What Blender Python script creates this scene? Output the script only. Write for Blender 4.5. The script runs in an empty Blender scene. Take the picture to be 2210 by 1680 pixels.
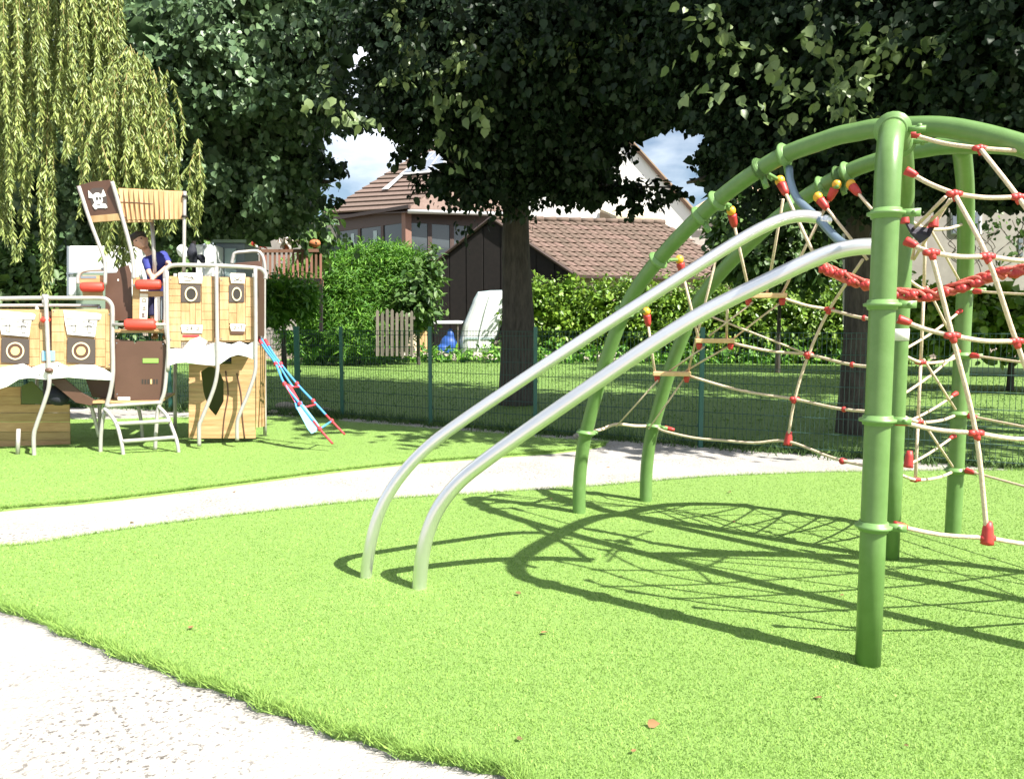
import bpy, bmesh, math, random
import numpy as np
from mathutils import Vector as V, Matrix
random.seed(7); RNG = np.random.default_rng(11)
scn = bpy.context.scene
COL = scn.collection
# ------------------------------------------------------------------ camera
F, CX, CY, CAMZ = 1650.0, 1105.0, 840.0, 1.6
PITCH = math.atan(140 / F)
cd = bpy.data.cameras.new('camera'); cam = bpy.data.objects.new('camera', cd); COL.objects.link(cam)
cam.location = (0, 0, CAMZ); cam.rotation_euler = (math.pi / 2 - PITCH, 0, 0)
cd.sensor_width = 36; cd.lens = 36 * F / 2210; cd.clip_end = 2000; cd.clip_start = 0.05
scn.camera = cam
# ------------------------------------------------------------------ sky, sun, exposure
SUND = V((-0.70, 0.525, -1.0)).normalized()
ELEV = math.asin(-SUND.z); AZ = math.atan2(-SUND.x, -SUND.y)
w = bpy.data.worlds.new('World'); scn.world = w; w.use_nodes = True
nt = w.node_tree; nt.nodes.clear()
sky = nt.nodes.new('ShaderNodeTexSky'); sky.sky_type = 'NISHITA'; sky.sun_disc = False
sky.sun_elevation = ELEV; sky.sun_rotation = AZ; sky.air_density = 1.0; sky.dust_density = 0.6
tc = nt.nodes.new('ShaderNodeTexCoord'); mp = nt.nodes.new('ShaderNodeMapping'); mp.inputs['Scale'].default_value = (1, 1, 2.6)
no = nt.nodes.new('ShaderNodeTexNoise'); no.inputs['Scale'].default_value = 3.2; no.inputs['Detail'].default_value = 7
cr = nt.nodes.new('ShaderNodeValToRGB'); cr.color_ramp.elements[0].position = 0.42; cr.color_ramp.elements[1].position = 0.64
mx = nt.nodes.new('ShaderNodeMix'); mx.data_type = 'RGBA'; mx.inputs[7].default_value = (13, 13.6, 14.2, 1)
bg = nt.nodes.new('ShaderNodeBackground'); bg.inputs['Strength'].default_value = 0.052
wo = nt.nodes.new('ShaderNodeOutputWorld')
L = nt.links.new
L(tc.outputs['Generated'], mp.inputs['Vector']); L(mp.outputs[0], no.inputs['Vector']); L(no.outputs['Fac'], cr.inputs['Fac'])
L(cr.outputs['Color'], mx.inputs[0]); L(sky.outputs[0], mx.inputs[6]); L(mx.outputs[2], bg.inputs['Color']); L(bg.outputs[0], wo.inputs[0])
sd = bpy.data.lights.new('sun', 'SUN'); sd.energy = 5.0; sd.angle = math.radians(0.5); sd.color = (1, 0.955, 0.88)
so = bpy.data.objects.new('sun', sd); COL.objects.link(so); so.rotation_euler = SUND.to_track_quat('-Z', 'Y').to_euler()
so.location = (20, -15, 30)
vs = scn.view_settings; vs.view_transform = 'Standard'; vs.look = 'None'; vs.exposure = 1.4; vs.gamma = 1; vs.use_curve_mapping = False
# ------------------------------------------------------------------ measuring helpers: photograph -> place
UP = V((0, math.sin(PITCH), math.cos(PITCH))); FW = V((0, math.cos(PITCH), -math.sin(PITCH))); CAM = V((0, 0, CAMZ))
def ray(u, v): return V((1, 0, 0)) * ((u - CX) / F) + UP * (-(v - CY) / F) + FW
def P(u, v, Y): d = ray(u, v); return CAM + d * (Y / d.y)
def G(u, v, z=0.0): d = ray(u, v); return CAM + d * ((z - CAMZ) / d.z)
class Plane:
    def __init__(s, p, n): s.p = V(p); s.n = V(n).normalized()
    def at(s, u, v, off=0.0):
        d = ray(u, v); p = s.p + s.n * off
        return CAM + d * ((p - CAM).dot(s.n) / d.dot(s.n))
# ------------------------------------------------------------------ materials
MATS = {}
def mat(name, col, rough=0.6, metal=0.0, col2=None, scale=8.0, bump=0.0, bscale=40.0, stretch=(1, 1, 1), rnd=0.0, spec=0.5, detail=5, lo=0.35, hi=0.65, island=0.0, transl=0.0, coat=0.0):
    m = bpy.data.materials.new(name); m.use_nodes = True; t = m.node_tree; N = t.nodes; K = t.links.new
    b = N['Principled BSDF']; b.inputs['Roughness'].default_value = rough; b.inputs['Metallic'].default_value = metal
    b.inputs['Specular IOR Level'].default_value = spec; b.inputs['Coat Weight'].default_value = coat
    src = None
    co = N.new('ShaderNodeTexCoord'); mpn = N.new('ShaderNodeMapping'); mpn.inputs['Scale'].default_value = stretch
    K(co.outputs['Object'], mpn.inputs['Vector'])
    if col2:
        n = N.new('ShaderNodeTexNoise'); n.inputs['Scale'].default_value = scale; n.inputs['Detail'].default_value = detail; n.inputs['Roughness'].default_value = 0.65
        K(mpn.outputs[0], n.inputs['Vector'])
        r = N.new('ShaderNodeValToRGB'); e = r.color_ramp.elements; e[0].position = lo; e[1].position = hi
        e[0].color = (*col, 1); e[1].color = (*col2, 1); K(n.outputs['Fac'], r.inputs['Fac']); src = r.outputs['Color']
    if rnd or island:
        h = N.new('ShaderNodeHueSaturation')
        if src: K(src, h.inputs['Color'])
        else: h.inputs['Color'].default_value = (*col, 1)
        if island: g = N.new('ShaderNodeNewGeometry'); so_ = g.outputs['Random Per Island']; amt = island
        else: g = N.new('ShaderNodeObjectInfo'); so_ = g.outputs['Random']; amt = rnd
        mr = N.new('ShaderNodeMapRange'); mr.inputs['To Min'].default_value = 1 - amt; mr.inputs['To Max'].default_value = 1 + amt
        K(so_, mr.inputs['Value']); K(mr.outputs[0], h.inputs['Value'])
        mr2 = N.new('ShaderNodeMapRange'); mr2.inputs['To Min'].default_value = 0.5 + amt * 0.05; mr2.inputs['To Max'].default_value = 0.5 - amt * 0.05
        K(so_, mr2.inputs['Value']); K(mr2.outputs[0], h.inputs['Hue']); src = h.outputs['Color']
    if src: K(src, b.inputs['Base Color'])
    else: b.inputs['Base Color'].default_value = (*col, 1)
    if bump:
        n2 = N.new('ShaderNodeTexNoise'); n2.inputs['Scale'].default_value = bscale; n2.inputs['Detail'].default_value = 6
        K(mpn.outputs[0], n2.inputs['Vector'])
        bp = N.new('ShaderNodeBump'); bp.inputs['Strength'].default_value = bump; bp.inputs['Distance'].default_value = 0.02
        K(n2.outputs['Fac'], bp.inputs['Height']); K(bp.outputs[0], b.inputs['Normal'])
    if transl:
        tr = N.new('ShaderNodeBsdfTranslucent'); ms = N.new('ShaderNodeMixShader'); ms.inputs[0].default_value = transl
        if src: K(src, tr.inputs['Color'])
        else: tr.inputs['Color'].default_value = (*col, 1)
        out = N['Material Output']; K(b.outputs[0], ms.inputs[1]); K(tr.outputs[0], ms.inputs[2]); K(ms.outputs[0], out.inputs['Surface'])
    MATS[name] = m; return m
M = MATS
mat('green_paint', (0.106, 0.205, 0.054), 0.36, col2=(0.126, 0.232, 0.068), scale=14, bump=0.05, bscale=180)
mat('green_clamp', (0.15, 0.28, 0.085), 0.42)
mat('steel', (0.76, 0.76, 0.76), 0.31, 0.9, col2=(0.79, 0.79, 0.785), scale=5, bump=0.02, bscale=300)
mat('blue_steel', (0.20, 0.27, 0.34), 0.4, 0.5)
mat('rope', (0.64, 0.49, 0.34), 0.85, col2=(0.76, 0.63, 0.48), scale=60, bump=0.6, bscale=220)
mat('red_plastic', (0.50, 0.045, 0.035), 0.5, col2=(0.40, 0.03, 0.03), scale=20)
mat('red_pad', (0.62, 0.05, 0.03), 0.55, bump=0.1)
mat('red_braid', (0.52, 0.075, 0.055), 0.65, col2=(0.68, 0.17, 0.12), scale=25, bump=0.5, bscale=120)
mat('yellow_plastic', (0.75, 0.38, 0.03), 0.45)
mat('board_wood', (0.60, 0.38, 0.17), 0.6, col2=(0.70, 0.48, 0.25), scale=10, stretch=(1, 6, 6), rnd=0.08)
mat('rubber', (0.03, 0.028, 0.04), 0.7)
mat('ship_wood', (0.42, 0.245, 0.11), 0.55, col2=(0.56, 0.37, 0.19), scale=4, stretch=(5, 5, .8), rnd=0.16, bump=0.08, bscale=30)
mat('ship_wood_flat', (0.39, 0.228, 0.10), 0.55, col2=(0.54, 0.35, 0.175), scale=2.6, stretch=(1, 1, 9), rnd=0.16, bump=0.08, bscale=30)
mat('ship_brown', (0.085, 0.042, 0.026), 0.5, col2=(0.10, 0.05, 0.032), scale=3)
mat('ship_grey', (0.075, 0.058, 0.05), 0.55)
mat('ship_white', (0.78, 0.76, 0.72), 0.5)
mat('ship_cream', (0.72, 0.67, 0.56), 0.5)
mat('ship_yellow', (0.70, 0.52, 0.22), 0.5)
mat('ship_ring', (0.74, 0.62, 0.38), 0.5)
mat('ship_line', (0.03, 0.025, 0.02), 0.6)
mat('ship_tube', (0.42, 0.40, 0.375), 0.4, 0.35, col2=(0.50, 0.48, 0.45), scale=12)
mat('slot_green', (0.22, 0.42, 0.08), 0.5)
mat('olive', (0.10, 0.13, 0.035), 0.6)
mat('ladder_blue', (0.06, 0.27, 0.58), 0.6)
mat('ladder_red', (0.50, 0.04, 0.05), 0.6)
mat('ladder_panel', (0.22, 0.52, 0.70), 0.6)
mat('pale_blue', (0.25, 0.55, 0.75), 0.5)
mat('black_cloth', (0.015, 0.017, 0.028), 0.8)
mat('fence_green', (0.02, 0.10, 0.075), 0.4)
mat('fence_wire', (0.03, 0.075, 0.06), 0.5)
mat('bark', (0.045, 0.038, 0.032), 0.9, col2=(0.10, 0.085, 0.07), scale=6, stretch=(3, 3, 0.6), bump=0.9, bscale=9)
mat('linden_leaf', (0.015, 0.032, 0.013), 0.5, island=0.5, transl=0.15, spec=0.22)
mat('left_leaf', (0.10, 0.17, 0.075), 0.42, island=0.4, transl=0.18, spec=0.45)
mat('sunlit_leaf_tint', (0.16, 0.225, 0.085), 0.45, island=0.4, transl=0.3)  # linden leaf in a much paler colour, sunlight painted into it
mat('willow_leaf', (0.25, 0.315, 0.085), 0.45, island=0.35, transl=0.25)
mat('willow_twig', (0.24, 0.19, 0.06), 0.7)
mat('thuja_leaf', (0.105, 0.26, 0.022), 0.55, island=0.35, transl=0.2)
mat('laurel_leaf', (0.14, 0.25, 0.024), 0.42, island=0.35, transl=0.2)
mat('bush_leaf', (0.07, 0.14, 0.03), 0.5, island=0.4, transl=0.2)
mat('turf', (0.165, 0.285, 0.056), 0.8, col2=(0.21, 0.34, 0.075), scale=60, bump=0.7, bscale=160, lo=0.3, hi=0.7)
mat('turf_blade', (0.20, 0.345, 0.07), 0.6, island=0.24, transl=0.14, spec=0.25, col2=(0.265, 0.415, 0.095), scale=0.9, detail=3, lo=0.35, hi=0.68)
mat('lawn', (0.10, 0.185, 0.03), 0.85, col2=(0.14, 0.235, 0.045), scale=3, bump=0.8, bscale=30)
mat('lawn_blade', (0.12, 0.22, 0.035), 0.7, island=0.3, transl=0.3)
mat('weed', (0.07, 0.14, 0.03), 0.6, island=0.4, transl=0.2)
def gravel_mat():
    m = mat('gravel', (0.345, 0.322, 0.292), 0.9, col2=(0.425, 0.405, 0.375), scale=1.3, bump=0.7, bscale=70)
    t = m.node_tree; N = t.nodes; K = t.links.new; b = N['Principled BSDF']
    src = b.inputs['Base Color'].links[0].from_socket
    co = N.new('ShaderNodeTexCoord')
    n = N.new('ShaderNodeTexNoise'); n.inputs['Scale'].default_value = 34; n.inputs['Detail'].default_value = 8; n.inputs['Roughness'].default_value = 0.75
    n2 = N.new('ShaderNodeTexNoise'); n2.inputs['Scale'].default_value = 1.1; n2.inputs['Detail'].default_value = 3
    K(co.outputs['Object'], n.inputs['Vector']); K(co.outputs['Object'], n2.inputs['Vector'])
    r = N.new('ShaderNodeValToRGB'); e = r.color_ramp.elements; e[0].position = 0.52; e[1].position = 0.60
    K(n.outputs['Fac'], r.inputs['Fac'])
    r2 = N.new('ShaderNodeValToRGB'); e = r2.color_ramp.elements; e[0].position = 0.36; e[1].position = 0.58
    K(n2.outputs['Fac'], r2.inputs['Fac'])
    mu = N.new('ShaderNodeMath'); mu.operation = 'MULTIPLY'; K(r.outputs[0], mu.inputs[0]); K(r2.outputs[0], mu.inputs[1])
    x = N.new('ShaderNodeMix'); x.data_type = 'RGBA'; x.inputs[7].default_value = (0.085, 0.074, 0.062, 1)
    K(mu.outputs[0], x.inputs[0]); K(src, x.inputs[6]); K(x.outputs[2], b.inputs['Base Color'])
gravel_mat()
mat('stone', (0.30, 0.26, 0.21), 0.9, col2=(0.5, 0.45, 0.38), scale=12, bump=0.6, rnd=0.25)
mat('soil', (0.16, 0.12, 0.085), 0.95, col2=(0.27, 0.22, 0.16), scale=4, bump=0.8, bscale=25)
mat('roof_tile', (0.115, 0.076, 0.058), 0.85, col2=(0.165, 0.112, 0.086), scale=9, rnd=0.22, bump=0.4)
mat('roof_tile_left', (0.13, 0.088, 0.068), 0.85, col2=(0.17, 0.12, 0.095), scale=5, rnd=0.12, bump=0.3)
mat('dark_wood', (0.008, 0.006, 0.005), 0.95, col2=(0.014, 0.010, 0.008), scale=5)
mat('brown_frame', (0.06, 0.036, 0.028), 0.5)
mat('red_frame', (0.20, 0.105, 0.075), 0.6)
mat('house_glass', (0.05, 0.06, 0.065), 0.08, spec=0.8)
mat('sky_glass', (0.20, 0.23, 0.28), 0.25, 0.1, col2=(0.24, 0.27, 0.33), scale=2)
mat('zinc', (0.48, 0.48, 0.48), 0.5, 0.2)
mat('white_wall', (0.80, 0.78, 0.74), 0.9)
mat('beige_wall', (0.34, 0.31, 0.28), 0.9, col2=(0.42, 0.39, 0.35), scale=2)
mat('cream_trim', (0.55, 0.47, 0.33), 0.7)
mat('tan_roof', (0.36, 0.26, 0.17), 0.8)
mat('verge', (0.22, 0.14, 0.10), 0.7)
mat('white_plastic', (0.75, 0.77, 0.76), 0.4)
mat('grey_paint', (0.17, 0.20, 0.23), 0.5)
mat('pale_grey', (0.35, 0.45, 0.46), 0.45)
mat('blue_tarp', (0.02, 0.08, 0.32), 0.5)
mat('greybox', (0.20, 0.27, 0.20), 0.6)
mat('deck_wood', (0.20, 0.10, 0.065), 0.7, rnd=0.2)
mat('deck_red', (0.30, 0.14, 0.10), 0.7, rnd=0.2)
mat('grey_wood', (0.17, 0.145, 0.12), 0.8, rnd=0.2, bump=0.3)
mat('terracotta', (0.42, 0.15, 0.06), 0.8)
mat('flower_white', (0.75, 0.68, 0.6), 0.7)
mat('flower_red', (0.55, 0.05, 0.03), 0.7)
mat('skin', (0.56, 0.33, 0.235), 0.55)
mat('hair', (0.03, 0.022, 0.018), 0.6, bump=0.5, bscale=80)
mat('navy', (0.03, 0.04, 0.22), 0.8)
mat('navy_dark', (0.02, 0.02, 0.07), 0.8)
# ------------------------------------------------------------------ mesh builder
def link(name, me, m, parent=None, smooth=False):
    o = bpy.data.objects.new(name, me); COL.objects.link(o)
    if m: me.materials.append(M[m])
    if parent is not None: o.parent = parent
    if smooth: me.polygons.foreach_set('use_smooth', [True] * len(me.polygons))
    return o
def tag(o, label=None, cat=None, group=None, kind=None):
    if label: o['label'] = label
    if cat: o['category'] = cat
    if group: o['group'] = group
    if kind: o['kind'] = kind
    return o
def thing(name, label, cat, loc=(0, 0, 0), group=None):
    o = bpy.data.objects.new(name, None); COL.objects.link(o); o.location = loc; o.empty_display_size = 0.2
    return tag(o, label, cat, group)
def cat_rom(pts, n=8):
    pts = [V(p) for p in pts]
    if len(pts) < 3: return pts
    q = [pts[0] * 2 - pts[1]] + pts + [pts[-1] * 2 - pts[-2]]; out = []
    for i in range(1, len(q) - 2):
        a, b, c, d = q[i - 1], q[i], q[i + 1], q[i + 2]
        for k in range(n):
            t = k / n
            out.append(0.5 * ((2 * b) + (c - a) * t + (2 * a - 5 * b + 4 * c - d) * t * t + (3 * b - a - 3 * c + d) * t ** 3))
    out.append(pts[-1]); return out
class MB:
    def __init__(s): s.v = []; s.f = []
    def tube(s, pts, r, seg=10, cap=True):
        pts = [V(p) for p in pts]; n = len(pts); rr = r if isinstance(r, (list, tuple)) else [r] * n
        t0 = (pts[1] - pts[0]).normalized(); ref = V((0, 0, 1)) if abs(t0.z) < 0.9 else V((1, 0, 0))
        x = t0.cross(ref).normalized(); base = len(s.v); tp = t0
        for i, p in enumerate(pts):
            t = (pts[min(i + 1, n - 1)] - pts[max(i - 1, 0)]).normalized()
            ax = tp.cross(t)
            if ax.length > 1e-6: x = Matrix.Rotation(tp.angle(t), 3, ax.normalized()) @ x
            x = (x - t * x.dot(t)).normalized(); y = t.cross(x); tp = t
            for k in range(seg):
                a = 2 * math.pi * k / seg; s.v.append(p + (x * math.cos(a) + y * math.sin(a)) * rr[i])
        for i in range(n - 1):
            for k in range(seg):
                a = base + i * seg + k; b = base + i * seg + (k + 1) % seg; s.f.append((a, b, b + seg, a + seg))
        if cap:
            s.f.append(tuple(base + k for k in reversed(range(seg)))); s.f.append(tuple(base + (n - 1) * seg + k for k in range(seg)))
        return s
    def prism(s, pts, n, t, back=0.0):
        n = V(n); b = len(s.v); k = len(pts); pts = [V(p) for p in pts]
        nn = V((0, 0, 0))
        for i in range(k): nn += pts[i].cross(pts[(i + 1) % k])
        if nn.dot(n) < 0: pts = pts[::-1]
        s.v += [p + n * t for p in pts] + [p + n * back for p in pts]
        s.f.append(tuple(range(b, b + k))); s.f.append(tuple(range(b + 2 * k - 1, b + k - 1, -1)))
        for i in range(k): j = (i + 1) % k; s.f.append((b + j, b + i, b + k + i, b + k + j))
        return s
    def box(s, c, sx, sy, sz, rz=0.0, M3=None):
        c = V(c); R = M3 if M3 else Matrix.Rotation(rz, 3, 'Z'); b = len(s.v)
        for dz in (-1, 1):
            for dx, dy in ((-1, -1), (1, -1), (1, 1), (-1, 1)): s.v.append(c + R @ V((dx * sx / 2, dy * sy / 2, dz * sz / 2)))
        for f in ((3, 2, 1, 0), (4, 5, 6, 7), (0, 1, 5, 4), (1, 2, 6, 5), (2, 3, 7, 6), (3, 0, 4, 7)): s.f.append(tuple(b + i for i in f))
        return s
    def ell(s, c, rx, ry, rz, nu=12, nv=8, R=None):
        c = V(c); R = R or Matrix.Identity(3); b = len(s.v)
        s.v.append(c + R @ V((0, 0, -rz)))
        for i in range(1, nv):
            ph = math.pi * i / nv - math.pi / 2
            for k in range(nu):
                a = 2 * math.pi * k / nu; s.v.append(c + R @ V((rx * math.cos(ph) * math.cos(a), ry * math.cos(ph) * math.sin(a), rz * math.sin(ph))))
        s.v.append(c + R @ V((0, 0, rz))); e = len(s.v) - 1
        for k in range(nu):
            s.f.append((b, b + 1 + (k + 1) % nu, b + 1 + k)); s.f.append((e, e - nu + k, e - nu + (k + 1) % nu))
        for i in range(nv - 2):
            for k in range(nu):
                a = b + 1 + i * nu + k; d = b + 1 + i * nu + (k + 1) % nu; s.f.append((a, d, d + nu, a + nu))
        return s
    def build(s, name, m, parent=None, smooth=False, bevel=0.0):
        me = bpy.data.meshes.new(name); me.from_pydata([tuple(v) for v in s.v], [], s.f); me.update()
        o = link(name, me, m, parent, smooth)
        if bevel:
            md = o.modifiers.new('bevel', 'BEVEL'); md.width = bevel; md.segments = 2; md.limit_method = 'ANGLE'
        return o
def tube(name, pts, r, m, parent, seg=10, n=6): return MB().tube(cat_rom(pts, n), r, seg).build(name, m, parent, True)
def slab(name, pts, t, m, parent, n=None, back=0.0, bevel=0.0):
    pts = [V(p) for p in pts]
    if n is None:
        n = (pts[1] - pts[0]).cross(pts[2] - pts[0]).normalized()
        if n.dot(CAM - pts[0]) < 0: n = -n
    return MB().prism(pts, n, t, back).build(name, m, parent, False, bevel)
def np_mesh(name, verts, faces, m, parent=None):
    """verts (N,3), faces (M,k) all alike"""
    me = bpy.data.meshes.new(name); k = faces.shape[1]
    me.vertices.add(len(verts)); me.vertices.foreach_set('co', verts.astype(np.float32).ravel())
    me.loops.add(faces.size); me.loops.foreach_set('vertex_index', faces.astype(np.int32).ravel())
    me.polygons.add(len(faces)); me.polygons.foreach_set('loop_start', np.arange(0, faces.size, k, dtype=np.int32))
    me.update(calc_edges=True); me.validate(); return link(name, me, m, parent)
LEAF = np.array([(0, 0), (-.40, .14), (-.44, .56), (0, 1.08), (.44, .56), (.40, .14)])
def leaf_arrays(p, axis, nrm, size, width=1.0, fold=0.18):
    N = len(p); axis = axis / np.linalg.norm(axis, axis=1, keepdims=True)
    nrm = nrm - axis * (nrm * axis).sum(1, keepdims=True); nrm /= (np.linalg.norm(nrm, axis=1, keepdims=True) + 1e-9)
    side = np.cross(axis, nrm); size = size[:, None]
    vs_ = []
    for i, (x, y) in enumerate(LEAF):
        vs_.append(p + side * (x * width * size) + axis * (y * size) + nrm * (abs(x) * fold * size) - nrm * (y * y * 0.12 * size))
    v = np.stack(vs_, 1).reshape(-1, 3); b = (np.arange(N) * 6)[:, None]
    f = np.concatenate([b + np.array([[0, 3, 2, 1]]), b + np.array([[0, 5, 4, 3]])], 0)
    return v, f
def blob_points(blobs, n, shell=0.0, lowcut=None):
    """blobs: list of (center, (rx,ry,rz)); points spread by volume^(2/3)"""
    wgt = np.array([(r[0] * r[1] * r[2]) ** (0.72) for c, r in blobs]); wgt /= wgt.sum()
    idx = RNG.choice(len(blobs), n, p=wgt)
    C = np.array([tuple(c) for c, r in blobs])[idx]; R = np.array([r for c, r in blobs])[idx]
    d = RNG.normal(size=(n, 3)); d /= np.linalg.norm(d, axis=1, keepdims=True)
    rad = (shell + (1 - shell) * RNG.random(n) ** 0.5)
    q = d * rad[:, None]
    return C + q * R, d, rad
GAPS = [[(690, 300), (760, 283), (852, 268), (842, 300), (868, 335), (925, 318), (955, 318), (985, 345), (950, 385), (868, 390), (850, 415), (900, 438), (960, 440), (1050, 452), (1050, 480), (640, 480), (640, 462), (690, 440), (718, 420), (735, 395), (672, 400), (655, 372), (715, 350)],
        [(1300, 312), (1370, 288), (1440, 272), (1530, 282), (1515, 325), (1480, 352), (1530, 362), (1500, 392), (1535, 420), (1560, 440), (1400, 600), (1165, 600), (1165, 440), (1230, 430), (1290, 432), (1300, 398), (1345, 388), (1310, 350)],
        [(1960, 455), (2300, 440), (2300, 640), (1960, 640)], [(125, 526), (300, 520), (420, 512), (560, 512), (690, 500), (700, 720), (125, 720)], [(735, 95), (790, 85), (800, 130), (750, 150), (725, 130)]]
def in_gap(p):
    d = p - np.array(tuple(CAM)); z = d @ np.array(tuple(FW)); u = CX + F * d[:, 0] / z; v = CY - F * (d @ np.array(tuple(UP))) / z
    u = u + RNG.normal(size=len(u)) * 7; v = v + RNG.normal(size=len(u)) * 6; k = np.zeros(len(u), bool)
    for g in GAPS: k |= inpoly(u, v, g)
    return k & (z > 8) & (z < 20.5)
def crown(name, m, parent, blobs, nspray, perspray, size, spread=0.32, interior=0, isize=0.35, width=1.0, droop=0.6, shell=0.35, clump=0.0, gaps=True):
    if clump:
        k_ = 9; c, d, rad = blob_points(blobs, max(1, nspray // k_), shell); c = np.repeat(c, k_, 0); d = np.repeat(d, k_, 0); nspray = len(c)
        c = c + RNG.normal(size=c.shape) * clump * np.array([1, 1, .42]); d = d + RNG.normal(size=d.shape) * .25
    else: c, d, rad = blob_points(blobs, nspray, shell)
    sd_ = d * 0.7 + RNG.normal(size=d.shape) * 0.5; sd_[:, 2] -= droop; sd_ /= np.linalg.norm(sd_, axis=1, keepdims=True)
    t = RNG.random((nspray, perspray)); p = c[:, None, :] + sd_[:, None, :] * (t[..., None] * spread * 2.2) + RNG.normal(size=(nspray, perspray, 3)) * spread * 0.33
    p = p.reshape(-1, 3); N = len(p)
    ax = np.repeat(sd_, perspray, 0) * 0.6 + RNG.normal(size=(N, 3)) * 0.45; ax[:, 2] -= 0.45
    nr = np.repeat(d, perspray, 0) * 0.7 + RNG.normal(size=(N, 3)) * 0.45; nr[:, 2] += 0.75
    kk = ~in_gap(p) if gaps else np.ones(len(p), bool); p = p[kk]; ax = ax[kk]; nr = nr[kk]; N = len(p)
    v, f = leaf_arrays(p, ax, nr, size * (0.45 + 0.95 * RNG.random(N) ** 1.3), width)
    if interior:
        c2, d2, r2 = blob_points([(b[0], tuple(x * 0.72 for x in b[1])) for b in blobs], interior)
        c2 = c2[~in_gap(c2)]; interior = len(c2)
        ax2 = RNG.normal(size=c2.shape); nr2 = RNG.normal(size=c2.shape); nr2[:, 2] += 1.0
        v2, f2 = leaf_arrays(c2, ax2, nr2, isize * (0.6 + 0.8 * RNG.random(interior)), 1.0)
        f = np.concatenate([f, f2 + len(v)]); v = np.concatenate([v, v2])
    return np_mesh(name, v, f, m, parent)
def inpoly(x, y, poly):
    ins = np.zeros(len(x), bool); n = len(poly); j = n - 1
    for i in range(n):
        xi, yi = poly[i]; xj, yj = poly[j]
        c = ((yi > y) != (yj > y)) & (x < (xj - xi) * (y - yi) / (yj - yi + 1e-12) + xi); ins ^= c; j = i
    return ins
def edgedist(x, y, poly):
    d = np.full(len(x), 1e9); n = len(poly)
    for i in range(n):
        ax, ay = poly[i]; bx, by = poly[(i + 1) % n]; ex, ey = bx - ax, by - ay; l2 = ex * ex + ey * ey + 1e-12
        t = np.clip(((x - ax) * ex + (y - ay) * ey) / l2, 0, 1); d = np.minimum(d, np.hypot(x - ax - t * ex, y - ay - t * ey))
    return d
# ================================================================== GROUND
PZ = -0.055
def sheet(name, poly, z, m, kind='structure'):
    me = bpy.data.meshes.new(name); me.from_pydata([(x, y, z) for x, y in poly], [], [tuple(range(len(poly)))]); me.update()
    if me.polygons[0].normal.z < 0: me.flip_normals()
    return tag(link(name, me, m), kind=kind)
sheet('ground', [(-400, -60), (400, -60), (400, 700), (-400, 700)], PZ - 0.012, 'soil')
def fence_pt(u, v): p = G(u, v, PZ); return (p.x, p.y)
FPTS = [fence_pt(*q) for q in ((-260, 868), (60, 874), (370, 884), (645, 893), (740, 901), (930, 917), (1155, 936), (1510, 964), (1870, 990), (2300, 1022), (2800, 1058))]
sheet('gravel_path', [(-14, -3)] + [(14, -3)] + [(x, y + 0.12) for x, y in FPTS[::-1]] + [(-14, FPTS[0][1])], PZ, 'gravel')
sheet('far_lawn', [(x, y + 0.25) for x, y in FPTS] + [(30, 9), (34, 37), (-40, 37), (-40, FPTS[0][1])], PZ - 0.004, 'lawn')
def smooth_poly(pts, n=5):
    q = [V((x, y, 0)) for x, y in pts]; m = len(q); out = []
    for i in range(m):
        a, b, c, d = q[i - 1], q[i], q[(i + 1) % m], q[(i + 2) % m]
        for k in range(n):
            t = k / n; p = 0.5 * ((2 * b) + (c - a) * t + (2 * a - 5 * b + 4 * c - d) * t * t + (3 * b - a - 3 * c + d) * t ** 3)
            out.append((p.x, p.y))
    return out
def gp(u, v): p = G(u, v, 0); return (p.x, p.y)
def gpl(u, v): p = G(u, v - 4, PZ); return (p.x, p.y)
front = [gp(*q) for q in ((30, 1172), (220, 1144), (400, 1120), (780, 1077), (1130, 1055), (1330, 1041), (1500, 1027), (1700, 1018), (1880, 1014), (2210, 1011), (2600, 1012))] + [(9.3, 7.5), (9.5, 3), (6, 0.7), (3, 0.6)] + \
        [gpl(*q) for q in ((1420, 1850), (1080, 1678), (930, 1648), (800, 1612), (650, 1562), (520, 1512), (360, 1456), (230, 1408), (120, 1362), (0, 1316), (-160, 1262), (-230, 1215), (-130, 1186))]
front = smooth_poly(front, 5)
frontw = []
for i, (x, y) in enumerate(front):                       # slightly ragged hand-cut edge
    a = 0.012 * math.sin(i * 2.3) + 0.01 * math.sin(i * 5.1 + 1); frontw.append((x + a, y + a * 0.8))
front = frontw
rear = [gp(*q) for q in ((-300, 1128), (0, 1090), (200, 1073), (400, 1050), (560, 1030), (700, 1012), (900, 991), (1080, 978), (1210, 968), (1290, 957), (1300, 949), (1200, 944), (1070, 933), (940, 924), (840, 915), (745, 908), (690, 900), (560, 897), (380, 899), (200, 903), (0, 898), (-300, 895))]
rear = smooth_poly(rear, 4)
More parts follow.
